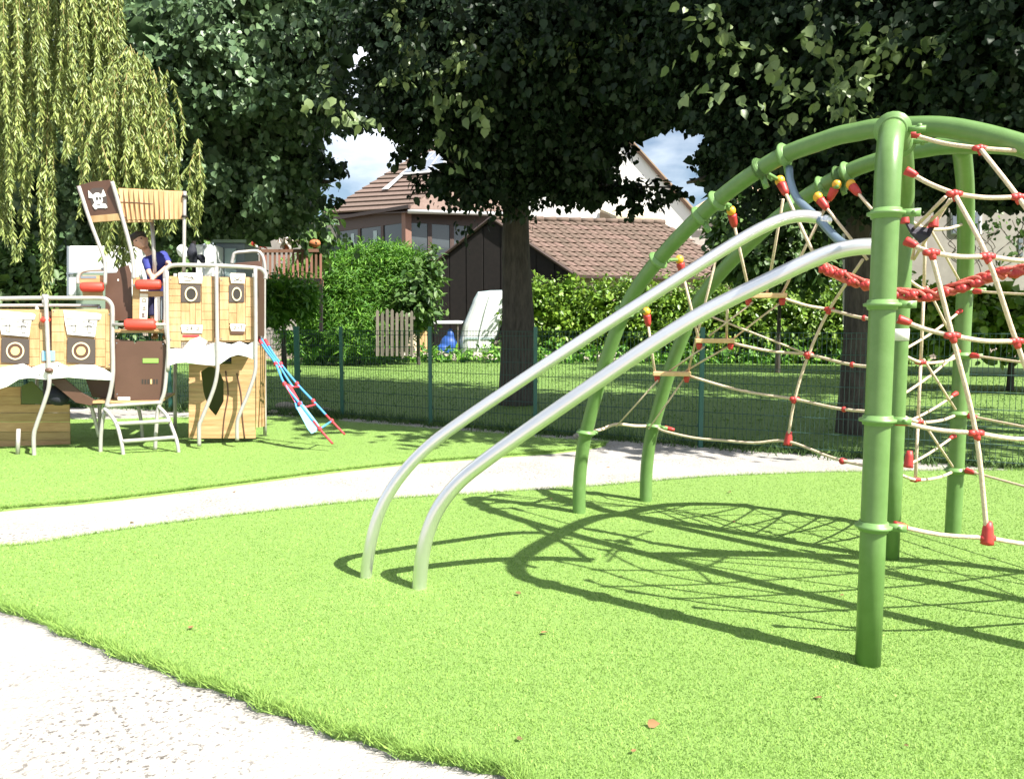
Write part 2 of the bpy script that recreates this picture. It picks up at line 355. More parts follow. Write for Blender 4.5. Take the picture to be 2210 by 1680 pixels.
def turf(name, poly, label=None):
    n = len(poly); cx = sum(p[0] for p in poly) / n; cy = sum(p[1] for p in poly) / n
    ar = sum(poly[i][0] * poly[(i + 1) % n][1] - poly[(i + 1) % n][0] * poly[i][1] for i in range(n)); sg = 1 if ar > 0 else -1
    def inset(d):
        out = []
        for i in range(n):
            tx = poly[(i + 1) % n][0] - poly[i - 1][0]; ty = poly[(i + 1) % n][1] - poly[i - 1][1]; l = math.hypot(tx, ty) + 1e-9
            out.append((poly[i][0] - ty / l * d * sg, poly[i][1] + tx / l * d * sg))
        return out
    rings = [(inset(-0.02), PZ - 0.02), (inset(0.0), -0.035), (inset(0.03), -0.012), (inset(0.08), -0.004)]
    vs_ = []; fs = []
    for r, z in rings: vs_ += [(x, y, z) for x, y in r]
    for k in range(3):
        for i in range(n):
            j = (i + 1) % n; fs.append((k * n + i, k * n + j, (k + 1) * n + j, (k + 1) * n + i))
    fs.append(tuple(3 * n + i for i in range(n)))
    me = bpy.data.meshes.new(name); me.from_pydata(vs_, [], fs); me.update()
    bm = bmesh.new(); bm.from_mesh(me); bmesh.ops.recalc_face_normals(bm, faces=bm.faces)
    if [f for f in bm.faces if len(f.verts) > 4][0].normal.z < 0: bmesh.ops.reverse_faces(bm, faces=bm.faces)
    bm.to_mesh(me); bm.free()
    return tag(link(name, me, 'turf'), kind='structure')
turf('play_turf', front); turf('rear_turf', rear)
def blades(x, y, z, h, wd, lean):
    n = len(x); a = RNG.random(n) * 2 * np.pi; b = RNG.random(n) * 2 * np.pi; le = lean * (0.4 + RNG.random(n))
    base = np.stack([x, y, np.full(n, z) if np.isscalar(z) else z], 1); s = np.stack([np.cos(a), np.sin(a), np.zeros(n)], 1) * (wd / 2)[:, None]
    tip = base + np.stack([np.cos(b) * le * h, np.sin(b) * le * h, h], 1)
    v = np.stack([base - s, base + s, tip], 1).reshape(-1, 3); f = np.arange(3 * n).reshape(-1, 3); return v, f
def turf_blades(name, poly, zones, label):
    VV = []; FF = []; off = 0
    px = np.array([p[0] for p in poly]); py = np.array([p[1] for p in poly])
    for y0, y1, dens, h, wd in zones:
        xa = max(px.min(), -0.72 * y1 - 0.3); xb = min(px.max(), 0.72 * y1 + 0.3)
        n = int(dens * (xb - xa) * (y1 - y0)); x = RNG.uniform(xa, xb, n); y = RNG.uniform(y0, y1, n)
        k = inpoly(x, y, poly) & (np.abs(x) < 0.70 * y + 0.35); x = x[k]; y = y[k]; ed = edgedist(x, y, poly)
        hh = h * (0.6 + 0.7 * RNG.random(len(x))); z = -0.004 - 0.03 * np.clip(1 - ed / 0.05, 0, 1)
        v, f = blades(x, y, z, hh, wd * (0.7 + 0.6 * RNG.random(len(x))), 0.9); VV.append(v); FF.append(f + off); off += len(v)
    # ragged fringe along the cut edge
    n = len(poly); ex = []; ey = []
    for i in range(n):
        ax, ay = poly[i]; bx, by = poly[(i + 1) % n]; l = math.hypot(bx - ax, by - ay); dist = max(2.0, math.hypot(ax, ay))
        if ay < 1.5 or abs(ax) > 0.72 * ay + 0.6: continue
        m = int(l * 9000 / dist); t = RNG.random(m); r = RNG.normal(size=m) * 0.016
        ex.append(ax + (bx - ax) * t + r); ey.append(ay + (by - ay) * t + r * 0.7)
    ex = np.concatenate(ex); ey = np.concatenate(ey)
    v, f = blades(ex, ey, -0.03, 0.022 + 0.032 * RNG.random(len(ex)), 0.003 + 0.003 * RNG.random(len(ex)), 1.1); VV.append(v); FF.append(f + off)
    return tag(np_mesh(name, np.concatenate(VV), np.concatenate(FF), 'turf_blade'), label, 'grass', kind='stuff')
def zones(y0, y1, n):
    out = []
    for k in range(n):
        a = y0 + (y1 - y0) * (k / n) ** 1.4; b = y0 + (y1 - y0) * ((k + 1) / n) ** 1.4; m_ = (a + b) / 2
        out.append((a, b, 26000 * (2.3 / max(m_, 2.3)) ** 1.75, 0.0125 * (2.3 / max(m_, 2.3)) ** 0.6, 0.0033 * (max(m_, 2.3) / 2.3) ** 0.82))
    return out
turf_blades('turf_blades', front, zones(1.6, 9.5, 24), 'bright green short blades of the turf island under the climbing frame')
turf_blades('turf_blades', rear, zones(6.5, 15, 10), 'bright green short blades of the turf around the wooden ship')
# loose grit on the path
def grit():
    n = 5200; x = RNG.uniform(-5, 1.6, n); y = 1.7 + 6 * RNG.random(n) ** 1.7
    k = ~inpoly(x, y, front) & ~inpoly(x, y, rear) & (np.abs(x) < 0.7 * y + 0.3); x = x[k]; y = y[k]; n = len(x)
    c = np.stack([x, y, np.full(n, PZ)], 1); s = 0.0018 + 0.006 * RNG.random(n) ** 4
    dirs = np.array([(1, 0, 0), (0, 1, 0), (-1, 0, 0), (0, -1, 0), (0, 0, .7), (0, 0, -.3)])
    v = (c[:, None, :] + dirs[None] * (s[:, None] * (0.6 + 0.8 * RNG.random((n, 6))))[..., None]).reshape(-1, 3)
    b = (np.arange(n) * 6)[:, None]
    f = np.concatenate([b + np.array([t]) for t in ((0, 1, 4), (1, 2, 4), (2, 3, 4), (3, 0, 4), (1, 0, 5), (2, 1, 5), (3, 2, 5), (0, 3, 5))])
    tag(np_mesh('grit', v, f, 'stone'), 'loose grit scattered over the pale gravel path', 'gravel', kind='stuff')
grit()
# ================================================================== CLIMBING FRAME
cf = thing('rope_climber', 'green tubular climbing frame of crossing arches with rope nets and two steel sliding bars', 'climbing frame', G(1900, 1250))
def part(o): return o
CFI = Matrix.Translation(-cf.location)
_link0 = link
def child_fix(o, root):
    o.matrix_parent_inverse = Matrix.Translation(-root.location); return o
RT = 0.056
PROF = [(0, -0.1), (0.0, 0.25), (0.03, 0.5), (0.09, 0.74), (0.32, 1.37), (0.62, 1.89), (1.19, 2.37), (1.72, 2.65), (2.12, 2.735), (2.3, 2.745)]
PROF = PROF + [(4.6 - s, z) for s, z in PROF[-2::-1]]
UD = V((0.643, -0.766, 0)).normalized()
B1 = G(1250, 1104); B2 = G(1394, 1079)
def arch_pts(b): return cat_rom([b + UD * s + V((0, 0, z)) for s, z in PROF], 8)
A1 = arch_pts(B1); A2 = arch_pts(B2)
for A in (A1, A2): child_fix(MB().tube(A, RT, 20).build('arch', 'green_paint', cf, True), cf)
def on_arch(A, z, right=True):
    pts = A[len(A) // 2:] if right else A[:len(A) // 2]
    return min(pts, key=lambda p: abs(p.z - z))
HN = G(1873, 1428); HF = G(1921, 1203); HA = (HN + HF) / 2
def hoop_pts(n, f, H, zs=1.75):
    c = (n + f) / 2; r = (f - n) / 2; out = [n + V((0, 0, -0.1)), n + V((0, 0, 0.6)), n + V((0, 0, 1.2)), n + V((0, 0, 1.8))]
    for k in range(0, 19):
        a = math.pi * k / 18; ca = math.copysign(abs(math.cos(a)) ** 0.62, math.cos(a)); out.append(c - r * ca + V((0, 0, zs + (H - zs) * math.sin(a) ** 0.62)))
    return out + [f + V((0, 0, 1.8)), f + V((0, 0, 1.2)), f + V((0, 0, 0.6)), f + V((0, 0, -0.1))]
H1 = hoop_pts(HN, HF, 2.60, 2.1); child_fix(MB().tube(H1, RT * 1.02, 20).build('hoop', 'green_paint', cf, True), cf)
HP = G(2056, 1154); top = on_arch(A2, 2.74); top = min(A2, key=lambda p: (p - V((2.9, 5.0, 2.75))).length)
H2 = [HP + V((0, 0, -0.1)), HP + V((0, 0, 0.8)), HP + V((0, 0, 1.7)), HP + (top - HP) * 0.10 + V((0, 0, 2.1 - (top.z) * .1)), HP.lerp(V((top.x, top.y, 0)), 0.45) + V((0, 0, 2.52)), top]
child_fix(MB().tube(cat_rom(H2, 8), RT, 20).build('support_leg', 'green_paint', cf, True), cf)
def collar(p, axis, toward, r=RT, k_=1.0):
    """split clamp with bolted lug"""
    p = V(p); axis = V(axis).normalized(); mb = MB()
    prof = [(-0.024, 1.04), (-0.022, 1.16), (-0.010, 1.20), (-0.006, 1.46), (0.006, 1.46), (0.010, 1.20), (0.022, 1.16), (0.024, 1.04)]
    mb.tube([p + axis * z for z, k in prof], [r * k for z, k in prof], 20)
    t = V(toward) - axis * V(toward).dot(axis)
    if t.length > 1e-4:
        t.normalize(); s = axis.cross(t)
        R = Matrix((t, s, axis)).transposed()
        mb.box(p + t * (r * 1.75), r * 1.5, 0.022, 0.034, M3=R)
        mb.tube([p + t * (r * 2.0) - s * 0.022, p + t * (r * 2.0) + s * 0.022], 0.011, 8)
    return child_fix(mb.build('clamp', 'green_clamp', cf, True), cf)
def rope(pts, r=0.0112, m='rope', name='rope', sag=0.0):
    pts = [V(p) for p in pts]
    if sag:
        out = []
        for i in range(len(pts) - 1):
            out.append(pts[i]); mid = (pts[i] + pts[i + 1]) / 2; out.append(mid - V((0, 0, sag * (pts[i + 1] - pts[i]).length)))
        pts = out + [pts[-1]]
    return child_fix(MB().tube(cat_rom(pts, 5), r, 8).build(name, m, cf, True), cf)
def knot(p, d1=None, r=0.021, m='red_plastic'):
    mb = MB().ell(p, r, r, r * 1.05, 10, 7)
    for d in (d1 or []):
        d = V(d).normalized(); mb.tube([V(p), V(p) + d * 0.022, V(p) + d * 0.036], [r * 0.85, r * 0.8, r * 0.62], 8)
    return child_fix(mb.build('rope_connector', m, cf, True), cf)
def sleeve(p, d, ln=0.07, r=0.018, m='red_plastic'):
    d = V(d).normalized(); p = V(p)
    return child_fix(MB().tube([p, p + d * ln * 0.15, p + d * ln * 0.7, p + d * ln], [r * 1.25, r * 1.2, r, r * 0.7], 10).build('rope_sleeve', m, cf, True), cf)
# --- side net on the right of the near hoop leg (rows run to the far right leg of the first arch)
def leg_at(z, leg): return V((leg.x, leg.y, z))
R1 = HN.copy()
RN = V((4.5, 3.97, 0)); _j = on_arch(A1, 2.45)
RL = cat_rom([RN + V((0, 0, -.1)), RN + V((0, 0, .9)), RN + V((0, 0, 1.75)), RN.lerp(V((_j.x, _j.y, 0)), .12) + V((0, 0, 2.15)), RN.lerp(V((_j.x, _j.y, 0)), .5) + V((0, 0, 2.45)), _j], 8)
child_fix(MB().tube(RL, RT, 20).build('support_leg', 'green_paint', cf, True), cf)
def on_leg(z): return min(RL, key=lambda p: abs(p.z - z)) if z < 2.4 else RL[-6 if z < 2.6 else -1]
def netrow(start, nodes, zr, sagend=True):
    pts = [start] + nodes
    e = on_leg(zr); pts.append(e)
    for i in range(len(pts) - 1): rope([pts[i], pts[i + 1]], sag=0.035)
    sleeve(start, nodes[0] - start, 0.06)
    return pts
def hoop_at(v_z, near=True):
    pts = H1[:len(H1) // 2 + 1] if near else H1[len(H1) // 2:]
    return min(pts, key=lambda p: abs(p.z - v_z))
H1d = cat_rom(H1, 6); NEAR = H1d[:len(H1d) // 2 + 1]; FAR = H1d[len(H1d) // 2:]
def hz(z, lst): return min(lst, key=lambda p: abs(p.z - z))
rows = []
nd = {}
def N_(k, u, v, Y): nd[k] = P(u, v, Y); return nd[k]
NP = Plane(HN, V((0.13, -1, 0)))
def NN(k, u, v, off): nd[k] = NP.at(u, v, off); return nd[k]
for k, u, v, o in (('a1', 2115, 320, -.42), ('a2', 2290, 318, -.30), ('b1', 2060, 418, -.16), ('b2', 2197, 425, -.12), ('b3', 2330, 440, -.1), ('c1', 2010, 545, -.02), ('c2', 2130, 553, -.01), ('c3', 2290, 560, 0), ('d1', 2055, 724, 0), ('d2', 2193, 736, 0), ('d3', 2330, 735, 0), ('e1', 2106, 934, 0), ('e2', 2270, 946, 0), ('f1', 2131, 1160, 0), ('f2', 2330, 1175, 0)): NN(k, u, v, o)
starts = {'a': (P(1960, 288, 4.22), 2.72), 'b': (P(1955, 368, 3.86), 2.45), 'c': (P(1955, 520, 3.66), 2.05), 'd': (P(1938, 688, 3.64), 1.66), 'e': (P(1934, 908, 3.63), 1.12), 'f': (P(1930, 1133, 3.63), 0.62)}
rk = {'a': ['a1', 'a2'], 'b': ['b1', 'b2', 'b3'], 'c': ['c1', 'c2', 'c3'], 'd': ['d1', 'd2', 'd3'], 'e': ['e1', 'e2'], 'f': ['f1', 'f2']}
for k, (s0, zr) in starts.items(): netrow(s0, [nd[q] for q in rk[k]], zr)
ext = {}
for k, (s0, zr) in starts.items():
    a = nd[rk[k][-1]]; b = on_leg(zr)
    for j, t in enumerate((.28, .55, .8)):
        p = a.lerp(b, t) - V((0, 0, .03)); ext[k, j] = p; knot(p, None, .02)
for k, k2 in zip('abcde', 'bcdef'):
    for j in range(3):
        rope([ext[k, j], ext[k2, j]], .0112)
for ch in (('a1', 'b2', 'c3'), ('b1', 'c2', 'd2', 'e2'), ('c1', 'd1', 'e1', 'f1'), ('a2', 'b3'), ('c3', 'd3'), ('b3', 'c3')):
    rope([nd[q] for q in ch], r=0.0112)
for k in nd: knot(nd[k], [(1, 0, 0), (-1, 0, 0), (0.35, 0, -1)], r=0.02)
sleeve(nd['f1'] - V((0, 0, 0.03)), (0, 0, 1), 0.11, 0.024)
hn_dir = V((0.95, -0.3, 0))
for z in (0.66, 1.16, 1.69, 2.1): collar(leg_at(z, HN) if z < 1.75 else hz(z, NEAR), (0, 0, 1), hn_dir)
q = hz(2.52, NEAR); i = NEAR.index(q); collar(q, NEAR[min(i + 1, len(NEAR) - 1)] - NEAR[i - 1], hn_dir)
collar(hz(2.74, NEAR), NEAR[-4] - NEAR[-8], hn_dir, RT * 0.98)
# --- back net between the left leg of the second arch and the far hoop leg
def fl(z): return hz(z, FAR)
bn = {'g1': P(1790, 668, 5.75), 'g2': P(1745, 765, 5.85), 'g3': P(1715, 861, 5.9), 'g4': P(1700, 952, 5.95)}
brd = [(1450, 806, 6.3), (1543, 735, 6.05), (1652, 638, 5.75)]
for (k, b, zf) in (('g3', 0, 1.02), ('g2', 1, 1.33), ('g1', 2, 1.66)):
    u, v, Y = brd[b]; e = P(u + 40, v + 6, Y)
    rope([e, bn[k], fl(zf)], sag=0.03); knot(bn[k], [(1, 0, 0), (-1, 0, 0.1), (-.3, 0, -1)], 0.024); sleeve(fl(zf) + (bn[k] - fl(zf)).normalized() * 0.1, bn[k] - fl(zf), 0.10)
    knot(bn[k].lerp(fl(zf), .52) - V((0, 0, .03 * (bn[k] - fl(zf)).length)), None, 0.02)
rope([P(1862, 560, 5.3), bn['g1'], bn['g2'], bn['g3'], bn['g4']]); sleeve(bn['g4'] - V((0, 0, 0.03)), (0.1, 0, 1), 0.11, 0.026)
low = on_arch(A2, 0.68, False)
rope([low, P(1445, 933, 6.6), P(1560, 950, 6.3), bn['g4'], fl(0.60)], sag=0.03); sleeve(low + V((.09, -.05, -.01)), (1, -.5, -0.15), 0.09)
vb = bn['g4'].lerp(fl(.60), .78) - V((0, 0, .02)); sleeve(vb - V((0, 0, .03)), (0, 0, 1), 0.12, 0.024); rope([vb, bn['g3'].lerp(fl(1.02), .78) - V((0, 0, .02)), bn['g2'].lerp(fl(1.33), .8) - V((0, 0, .02)), bn['g1'].lerp(fl(1.66), .82)])
knot(bn['g4'].lerp(fl(.60), .55) - V((0, 0, .03)), [(1, 0, -.1)], 0.024)
collar(low, (0.1, 0, 1), V((1, -.9, 0))); low1 = on_arch(A1, 0.70, False); collar(low1, (0.1, 0, 1), V((1, 0.9, 0)))
rope([low1, P(1330, 915, 6.7), low], r=0.014, sag=0.02)
# --- stepping boards hung between the arches
for i, (u, v, Y) in enumerate(brd):
    c = P(u, v, Y); ax = V((0.9, -0.25, 0)).normalized()
    child_fix(MB().box(c, 0.30, 0.12, 0.035, math.atan2(ax.y, ax.x)).build('step_board', 'board_wood', cf, bevel=0.006), cf)
    for sg in (-1, 1):
        e = c + ax * 0.12 * sg - V((0, 0, 0.035)); knot(e, [(0, 0, -1)], 0.026)
hang = [((1395, 672, 6.25), (1413, 803, 6.3), 'a'), ((1466, 560, 6.0), (1508, 732, 6.05), 'a'), ((1578, 455, 5.55), (1618, 636, 5.75), 'a'), ((1683, 390, 5.25), (1768, 574, 4.9), 'a'),
        ((1765, 425, 5.55), (1872, 560, 5.25), 'a'), ((1806, 398, 5.5), (1688, 634, 5.75), 'a'), ((1836, 398, 5.45), (1890, 462, 5.2), 'a'), ((1545, 560, 5.7), (1485, 802, 6.3), 'n'), ((1690, 430, 5.3), (1655, 634, 5.75), 'n'), ((1570, 640, 5.8), (1568, 732, 6.05), 'n')]
for a, b, t in hang:
    p = P(*a); q = P(*b)
    if t == 'a':
        d = (q - p).normalized(); knot(p, None, 0.034, 'yellow_plastic'); sleeve(p + d * 0.03, d, 0.09, 0.026); rope([p + d * 0.08, q], 0.011)
        near_a = min(A1 + A2, key=lambda x: (x - p).length); child_fix(MB().tube([p, near_a], 0.014, 8).build('hanger', 'green_clamp', cf, True), cf)
        i_ = (A1 if near_a in A1 else A2); j = i_.index(near_a); collar(near_a, i_[min(j + 1, len(i_) - 1)] - i_[j - 1], p - near_a)
    else: rope([p, q], 0.010)
for a, b in (((1420, 820, 6.3), (1330, 920, 6.6)), ((1478, 815, 6.3), (1400, 925, 6.5)), ((1520, 748, 6.05), (1445, 800, 6.3)), ((1570, 748, 6.05), (1480, 800, 6.3)), ((1625, 652, 5.75), (1530, 725, 6.05)), ((1685, 652, 5.75), (1585, 728, 6.05)), ((1535, 683, 6.0), (1745, 765, 5.85))):
    rope([P(*a), P(*b)], 0.0075)
for u, v in ((1500, 430), (1630, 345), (1680, 322)):
    p = min(A1, key=lambda x: (x - Plane(B1, UD.cross(V((0, 0, 1)))).at(u, v)).length); j = A1.index(p); collar(p, A1[j + 1] - A1[j - 1], (0, 0, -1))
for u, v in ((1720, 428), (1800, 368)):
    p = min(A2, key=lambda x: (x - Plane(B2, UD.cross(V((0, 0, 1)))).at(u, v)).length); j = A2.index(p); collar(p, A2[j + 1] - A2[j - 1], (0, 0, -1))
# --- net between far hoop leg and support leg, and beyond it
def pl(z): return V((HP.x, HP.y, z))
mid = lambda a, b, t=0.5: V(a).lerp(V(b), t)
prev = None
for z in (0.55, 0.98, 1.42, 1.9, 2.3):
    a = fl(z); b = pl(z - 0.05) if z < 2 else min(cat_rom(H2, 8), key=lambda p: abs(p.z - z)); m = mid(a, b, 0.33) - V((0, 0, 0.06))
    rope([a, m, mid(a, b, 0.7) - V((0, 0, .05)), b]); knot(m, [(1, 0, 0), (-1, 0, 0)], 0.02)
    if z < 2: collar(b, (0, 0, 1), (0.5, -0.6, 0))
    if prev is not None:
        rope([prev[0], m]); rope([prev[2] - V((.06, .06, -.04)), m + V((0.02, 0, 0.02))], 0.0085)
    prev = (m, a, b)
for z in (0.52, 0.93, 1.38, 1.85):
    a = pl(z); e = on_arch(A2, z); m1 = mid(a, e, 0.35) - V((0, 0, 0.05)); rope([a, m1, mid(a, e, .7) - V((0, 0, .05)), e], 0.009); sleeve(a + (m1 - a).normalized() * 0.09, m1 - a, 0.07); knot(m1, None, 0.02)
sleeve(P(1960, 1008, 4.95), (0.05, 0, 1), 0.11, 0.024)
for a, b in (((1968, 560, 4.8), (1985, 480, 4.7)), ((1972, 560, 4.8), (2050, 430, 4.4)), ((1965, 500, 4.5), (2040, 425, 4.0)), ((1995, 490, 4.5), (2055, 430, 3.9))):
    rope([P(*a), P(*b)], 0.009)
for z1, z2 in ((1.42, 1.72), (1.1, 1.42), (0.9, 1.1), (0.55, 0.78)):
    rope([fl(z1), mid(fl(z1), pl(z2)) - V((0, 0, .02)), pl(z2)], .009); sleeve(pl(z2) + (fl(z1) - pl(z2)).normalized() * .06, fl(z1) - pl(z2), .07, .015)
# white sticker on the far hoop leg
_d0 = ray(1943, 722); _t = P(1943, 722, HF.y - 0.05); child_fix(MB().tube([V((HF.x, HF.y, _t.z - 0.04)), V((HF.x, HF.y, _t.z + 0.04))], RT * 1.02 + 0.0025, 20).build('label_band', 'ship_white', cf, True), cf)
# dark rubber seat
sp = [P(1953, 482, 4.45), P(1965, 505, 4.42), P(1985, 526, 4.4), P(2004, 512, 4.38), P(2014, 490, 4.36), P(2000, 494, 4.44), P(1975, 490, 4.48)]
child_fix(MB().prism(sp, V((0.3, -1, 0.5)).normalized(), 0.012).build('rubber_seat', 'rubber', cf), cf)
sleeve(sp[0], (0, 0, 1), 0.05, 0.02); sleeve(sp[4], (0.1, 0, 1), 0.06, 0.022)
# braided red rope bridge
br = cat_rom([P(1768, 574, 4.9), P(1800, 588, 4.85), P(1860, 612, 4.75), P(1930, 632, 4.6), P(2010, 636, 4.5), P(2090, 612, 4.4), P(2150, 592, 4.35), P(2230, 578, 4.3), P(2400, 520, 4.2)], 9)
for s in range(4):
    pts = []
    for i, p in enumerate(br):
        a = i * 0.42 + s * math.pi / 2 + 0.4 * math.sin(i * .9 + s); pts.append(p + V((0, math.cos(a) * 0.027, math.sin(a) * 0.028)))
    rope(pts, 0.0115, 'red_braid', 'braid_strand')
for i in range(3, len(br) - 1, 4): knot(br[i] + V((0, -0.02, random.uniform(-.015, .015))), [(1, -.3, 0.3), (-1, 0.3, -.2)], 0.026)
# --- the two steel sliding bars
RB1 = G(790, 1243); RB2 = G(905, 1266)
def rail_pts(px, y0, y1):
    n = len(px); d0 = px[0][0]; d1 = px[-1][0]; out = []
    for u, v in px:
        t = (u - d0) / (d1 - d0); out.append(P(u, v, y0 + (y1 - y0) * t))
    return out
r1 = [RB1 - V((0, 0, .1)), RB1] + rail_pts([(797, 1188), (812, 1125), (838, 1066), (878, 1010), (930, 958), (1000, 906), (1100, 838), (1200, 771), (1300, 706), (1400, 642), (1500, 578), (1580, 528), (1640, 494), (1690, 473), (1730, 466), (1768, 470)], RB1.y - 0.01, 4.62)
r2 = [RB2 - V((0, 0, .1)), RB2] + rail_pts([(913, 1190), (930, 1130), (955, 1082), (995, 1035), (1050, 991), (1120, 941), (1200, 885), (1300, 816), (1400, 748), (1500, 685), (1580, 643), (1660, 604), (1740, 566), (1800, 543), (1850, 533), (1900, 531)], RB2.y - 0.01, 4.05)
for r, rad in ((r1, 0.0375), (r2, 0.044)): child_fix(MB().tube(cat_rom(r, 4), rad, 20).build('sliding_bar', 'steel', cf, True), cf)
bar = [P(1703, 362, 5.02), P(1706, 392, 4.95), P(1722, 430, 4.85), P(1765, 471, 4.62), P(1820, 525, 4.35), P(1885, 533, 4.10), P(1900, 545, 4.1)]
child_fix(MB().tube(cat_rom(bar, 5), 0.024, 12).build('bar_bracket', 'blue_steel', cf, True), cf)
child_fix(MB().ell(P(1783, 476, 4.56), 0.035, 0.03, 0.035).build('end_cap', 'steel', cf, True), cf)
# ================================================================== PIRATE SHIP PLAYHOUSE
YAW = math.radians(15); SA = V((math.cos(YAW), math.sin(YAW), 0)); SN = V((math.sin(YAW), -math.cos(YAW), 0))
SP = Plane((G(250, 972)), SN)
ship = thing('ship_playhouse', 'wooden play ship with white wave panels, grey tubes and a brown canopy with skull emblem', 'playhouse', G(250, 972))
def sp_(u, v, off=0.0): return SP.at(u, v, off)
def plate(name, px, off, t, m, parent=ship, bevel=0.003):
    o = slab(name, [sp_(u, v, off) for u, v in px], t, m, None, SN, 0.0, bevel); o.parent = parent; return fixp(o)
def fixp(o):
    p = o.parent
    while p.parent: p = p.parent
    o.matrix_parent_inverse = Matrix.Translation(-p.location) if o.parent == p else Matrix.Identity(4)
    return o
def stube(name, px, r, off=0.0, m='ship_tube', parent=ship, n=6):
    pts = [sp_(q[0], q[1], q[2] if len(q) > 2 else off) for q in px]
    return fixp(MB().tube(cat_rom(pts, n), r, 12).build(name, m, parent, True))
def rect(u0, v0, u1, v1): return [(u0, v0), (u1, v0), (u1, v1), (u0, v1)]
def ring(u, v, ru, rv, off, t, m, parent=ship, name='ring', k=28, inner=0.0):
    if not inner:
        return plate(name, [(u + ru * math.cos(2 * math.pi * i / k), v + rv * math.sin(2 * math.pi * i / k)) for i in range(k)], off, t, m, parent, 0)
    mb = MB(); O = []; I = []
    for i in range(k):
        a = 2 * math.pi * i / k; O.append(sp_(u + ru * math.cos(a), v + rv * math.sin(a), off)); I.append(sp_(u + ru * inner * math.cos(a), v + rv * inner * math.sin(a), off))
    for i in range(k):
        j = (i + 1) % k; mb.prism([O[i], O[j], I[j], I[i]], SN, t)
    o = mb.build(name, m, parent); return fixp(o)
def planks(cols, off, t, m='ship_wood', gap=0.7, parent=ship, rot=False):
    """cols: (u0,u1,[v cuts])"""
    for u0, u1, cuts in cols:
        for a, b in zip(cuts[:-1], cuts[1:]): plate('plank', rect(u0 + gap / 2, a + gap / 2, u1 - gap / 2, b - gap / 2), off, t + random.uniform(0, .003), m, parent, 0.002)
# hull panels (left part of the ship); the first runs out of the picture
for dx in (0, -142):
    plate('hull_panel', rect(112 + dx, 667, 241 + dx, 796), -0.012, 0.02, 'ship_wood_flat')
    planks([(112 + dx, 139 + dx, [667, 684, 700, 716, 738, 760, 778, 795]), (206 + dx, 228 + dx, [676, 700, 731, 752, 770, 790]), (228 + dx, 241 + dx, [674, 702, 735, 760, 793]), (139 + dx, 206 + dx, [786, 800])], 0.009, 0.012)
    ch = plate('chest_sign', [(137 + dx, 669), (214 + dx, 676), (219 + dx, 680), (217 + dx, 689), (210 + dx, 692), (205 + dx, 727), (146 + dx, 722), (140 + dx, 692), (139 + dx, 684)], 0.022, 0.012, 'ship_white')
    for s in (((142, 688), (214, 690)), ((144, 702), (208, 706)), ((155, 699), (163, 700)), ((155, 699), (156, 715)), ((163, 700), (163, 716)), ((156, 715), (163, 716)), ((188, 702), (197, 703)), ((188, 702), (190, 718)), ((197, 703), (196, 718)), ((190, 718), (196, 718)), ((178, 694), (196, 692)), ((190, 694), (204, 699)), ((192, 690), (192, 702)), ((146, 722), (204, 727))):
        (a, b), (c, d) = s; p = V((a, b)); q = V((c, d)); nn = V((-(q - p).y, (q - p).x)).normalized() * 0.7
        plate('line', [(p.x + nn.x + dx, p.y + nn.y), (q.x + nn.x + dx, q.y + nn.y), (q.x - nn.x + dx, q.y - nn.y), (p.x - nn.x + dx, p.y - nn.y)], 0.034, 0.002, 'ship_line', ch, 0)
    pt = plate('porthole_plate', [(146 + dx, 728), (206 + dx, 732), (205 + dx, 785), (145 + dx, 782)], 0.022, 0.012, 'ship_grey')
    ring(175 + dx, 757, 19.5, 19, 0.034, 0.006, 'ship_ring', pt, 'porthole_ring', inner=0.84)
    ring(175 + dx, 757, 16.2, 15.8, 0.034, 0.003, 'ship_brown', pt, 'disc'); ring(175 + dx, 757, 9.8, 9.5, 0.037, 0.005, 'ship_yellow', pt, 'disc')
plate('gap_panel', rect(90, 680, 113, 760), -0.03, 0.012, 'ship_brown'); plate('blue_panel', rect(91, 757, 119, 778), 0.03, 0.014, 'pale_blue')
wave1 = [(-150, 800), (-90, 782), (-50, 796), (-20, 786), (0, 793), (30, 788), (50, 784), (68, 793), (98, 783), (125, 781), (148, 791), (172, 786), (204, 787), (226, 796), (242, 806), (242, 820), (197, 818), (148, 814), (111, 817), (100, 819), (66, 815), (42, 818), (16, 834), (0, 839), (-60, 845), (-150, 838)]
plate('wave_panel', wave1, 0.035, 0.018, 'ship_white')
for u, v in ((126, 789), (86, 808), (229, 812)): ring(u, v, 1.5, 1.5, 0.053, 0.003, 'ship_line', ship, 'bolt', 10)
for a, b in ((838, 854), (854, 872)): plate('plank', [(-150, a), (46, a - 4 if a == 838 else a), (46, b), (-150, b - .7)], -0.8, 0.022, 'ship_wood_flat')
for i, (a, b) in enumerate(((872, 890), (890, 910), (910, 931), (931, 950), (950, 967))): plate('plank', [(-150, a), (151 + i * .4, a), (151.4 + i * .4, b - .8), (-150, b - .8)], -0.8, 0.022 + 0.003 * (i % 2), 'ship_wood_flat')
plate('olive_panel', [(47, 832), (70, 822), (98, 850), (98, 871), (47, 871)], -0.7, 0.015, 'olive')
plate('chute', [(105, 819), (140, 816), (176, 845), (222, 872), (195, 874), (165, 868)], -0.10, 0.03, 'ship_brown')
fixp(MB().ell(sp_(122, 853, -0.25), 0.16, 0.13, 0.12, 12, 8, Matrix.Rotation(0.5, 3, 'Y')).build('cushion', 'black_cloth', ship, True))
stube('hull_rail', [(-170, 646), (-40, 645), (60, 643), (150, 643), (215, 643), (232, 647), (241, 658), (243, 672), (243, 700), (243, 740), (244, 790), (243, 815), (238, 845), (230, 876)], 0.026, 0.03, n=8)
stube('hull_rib', [(98.5, 640), (101, 692), (105, 790), (106, 830), (96, 867), (79, 916), (73, 941), (74, 990)], 0.024, 0.075)
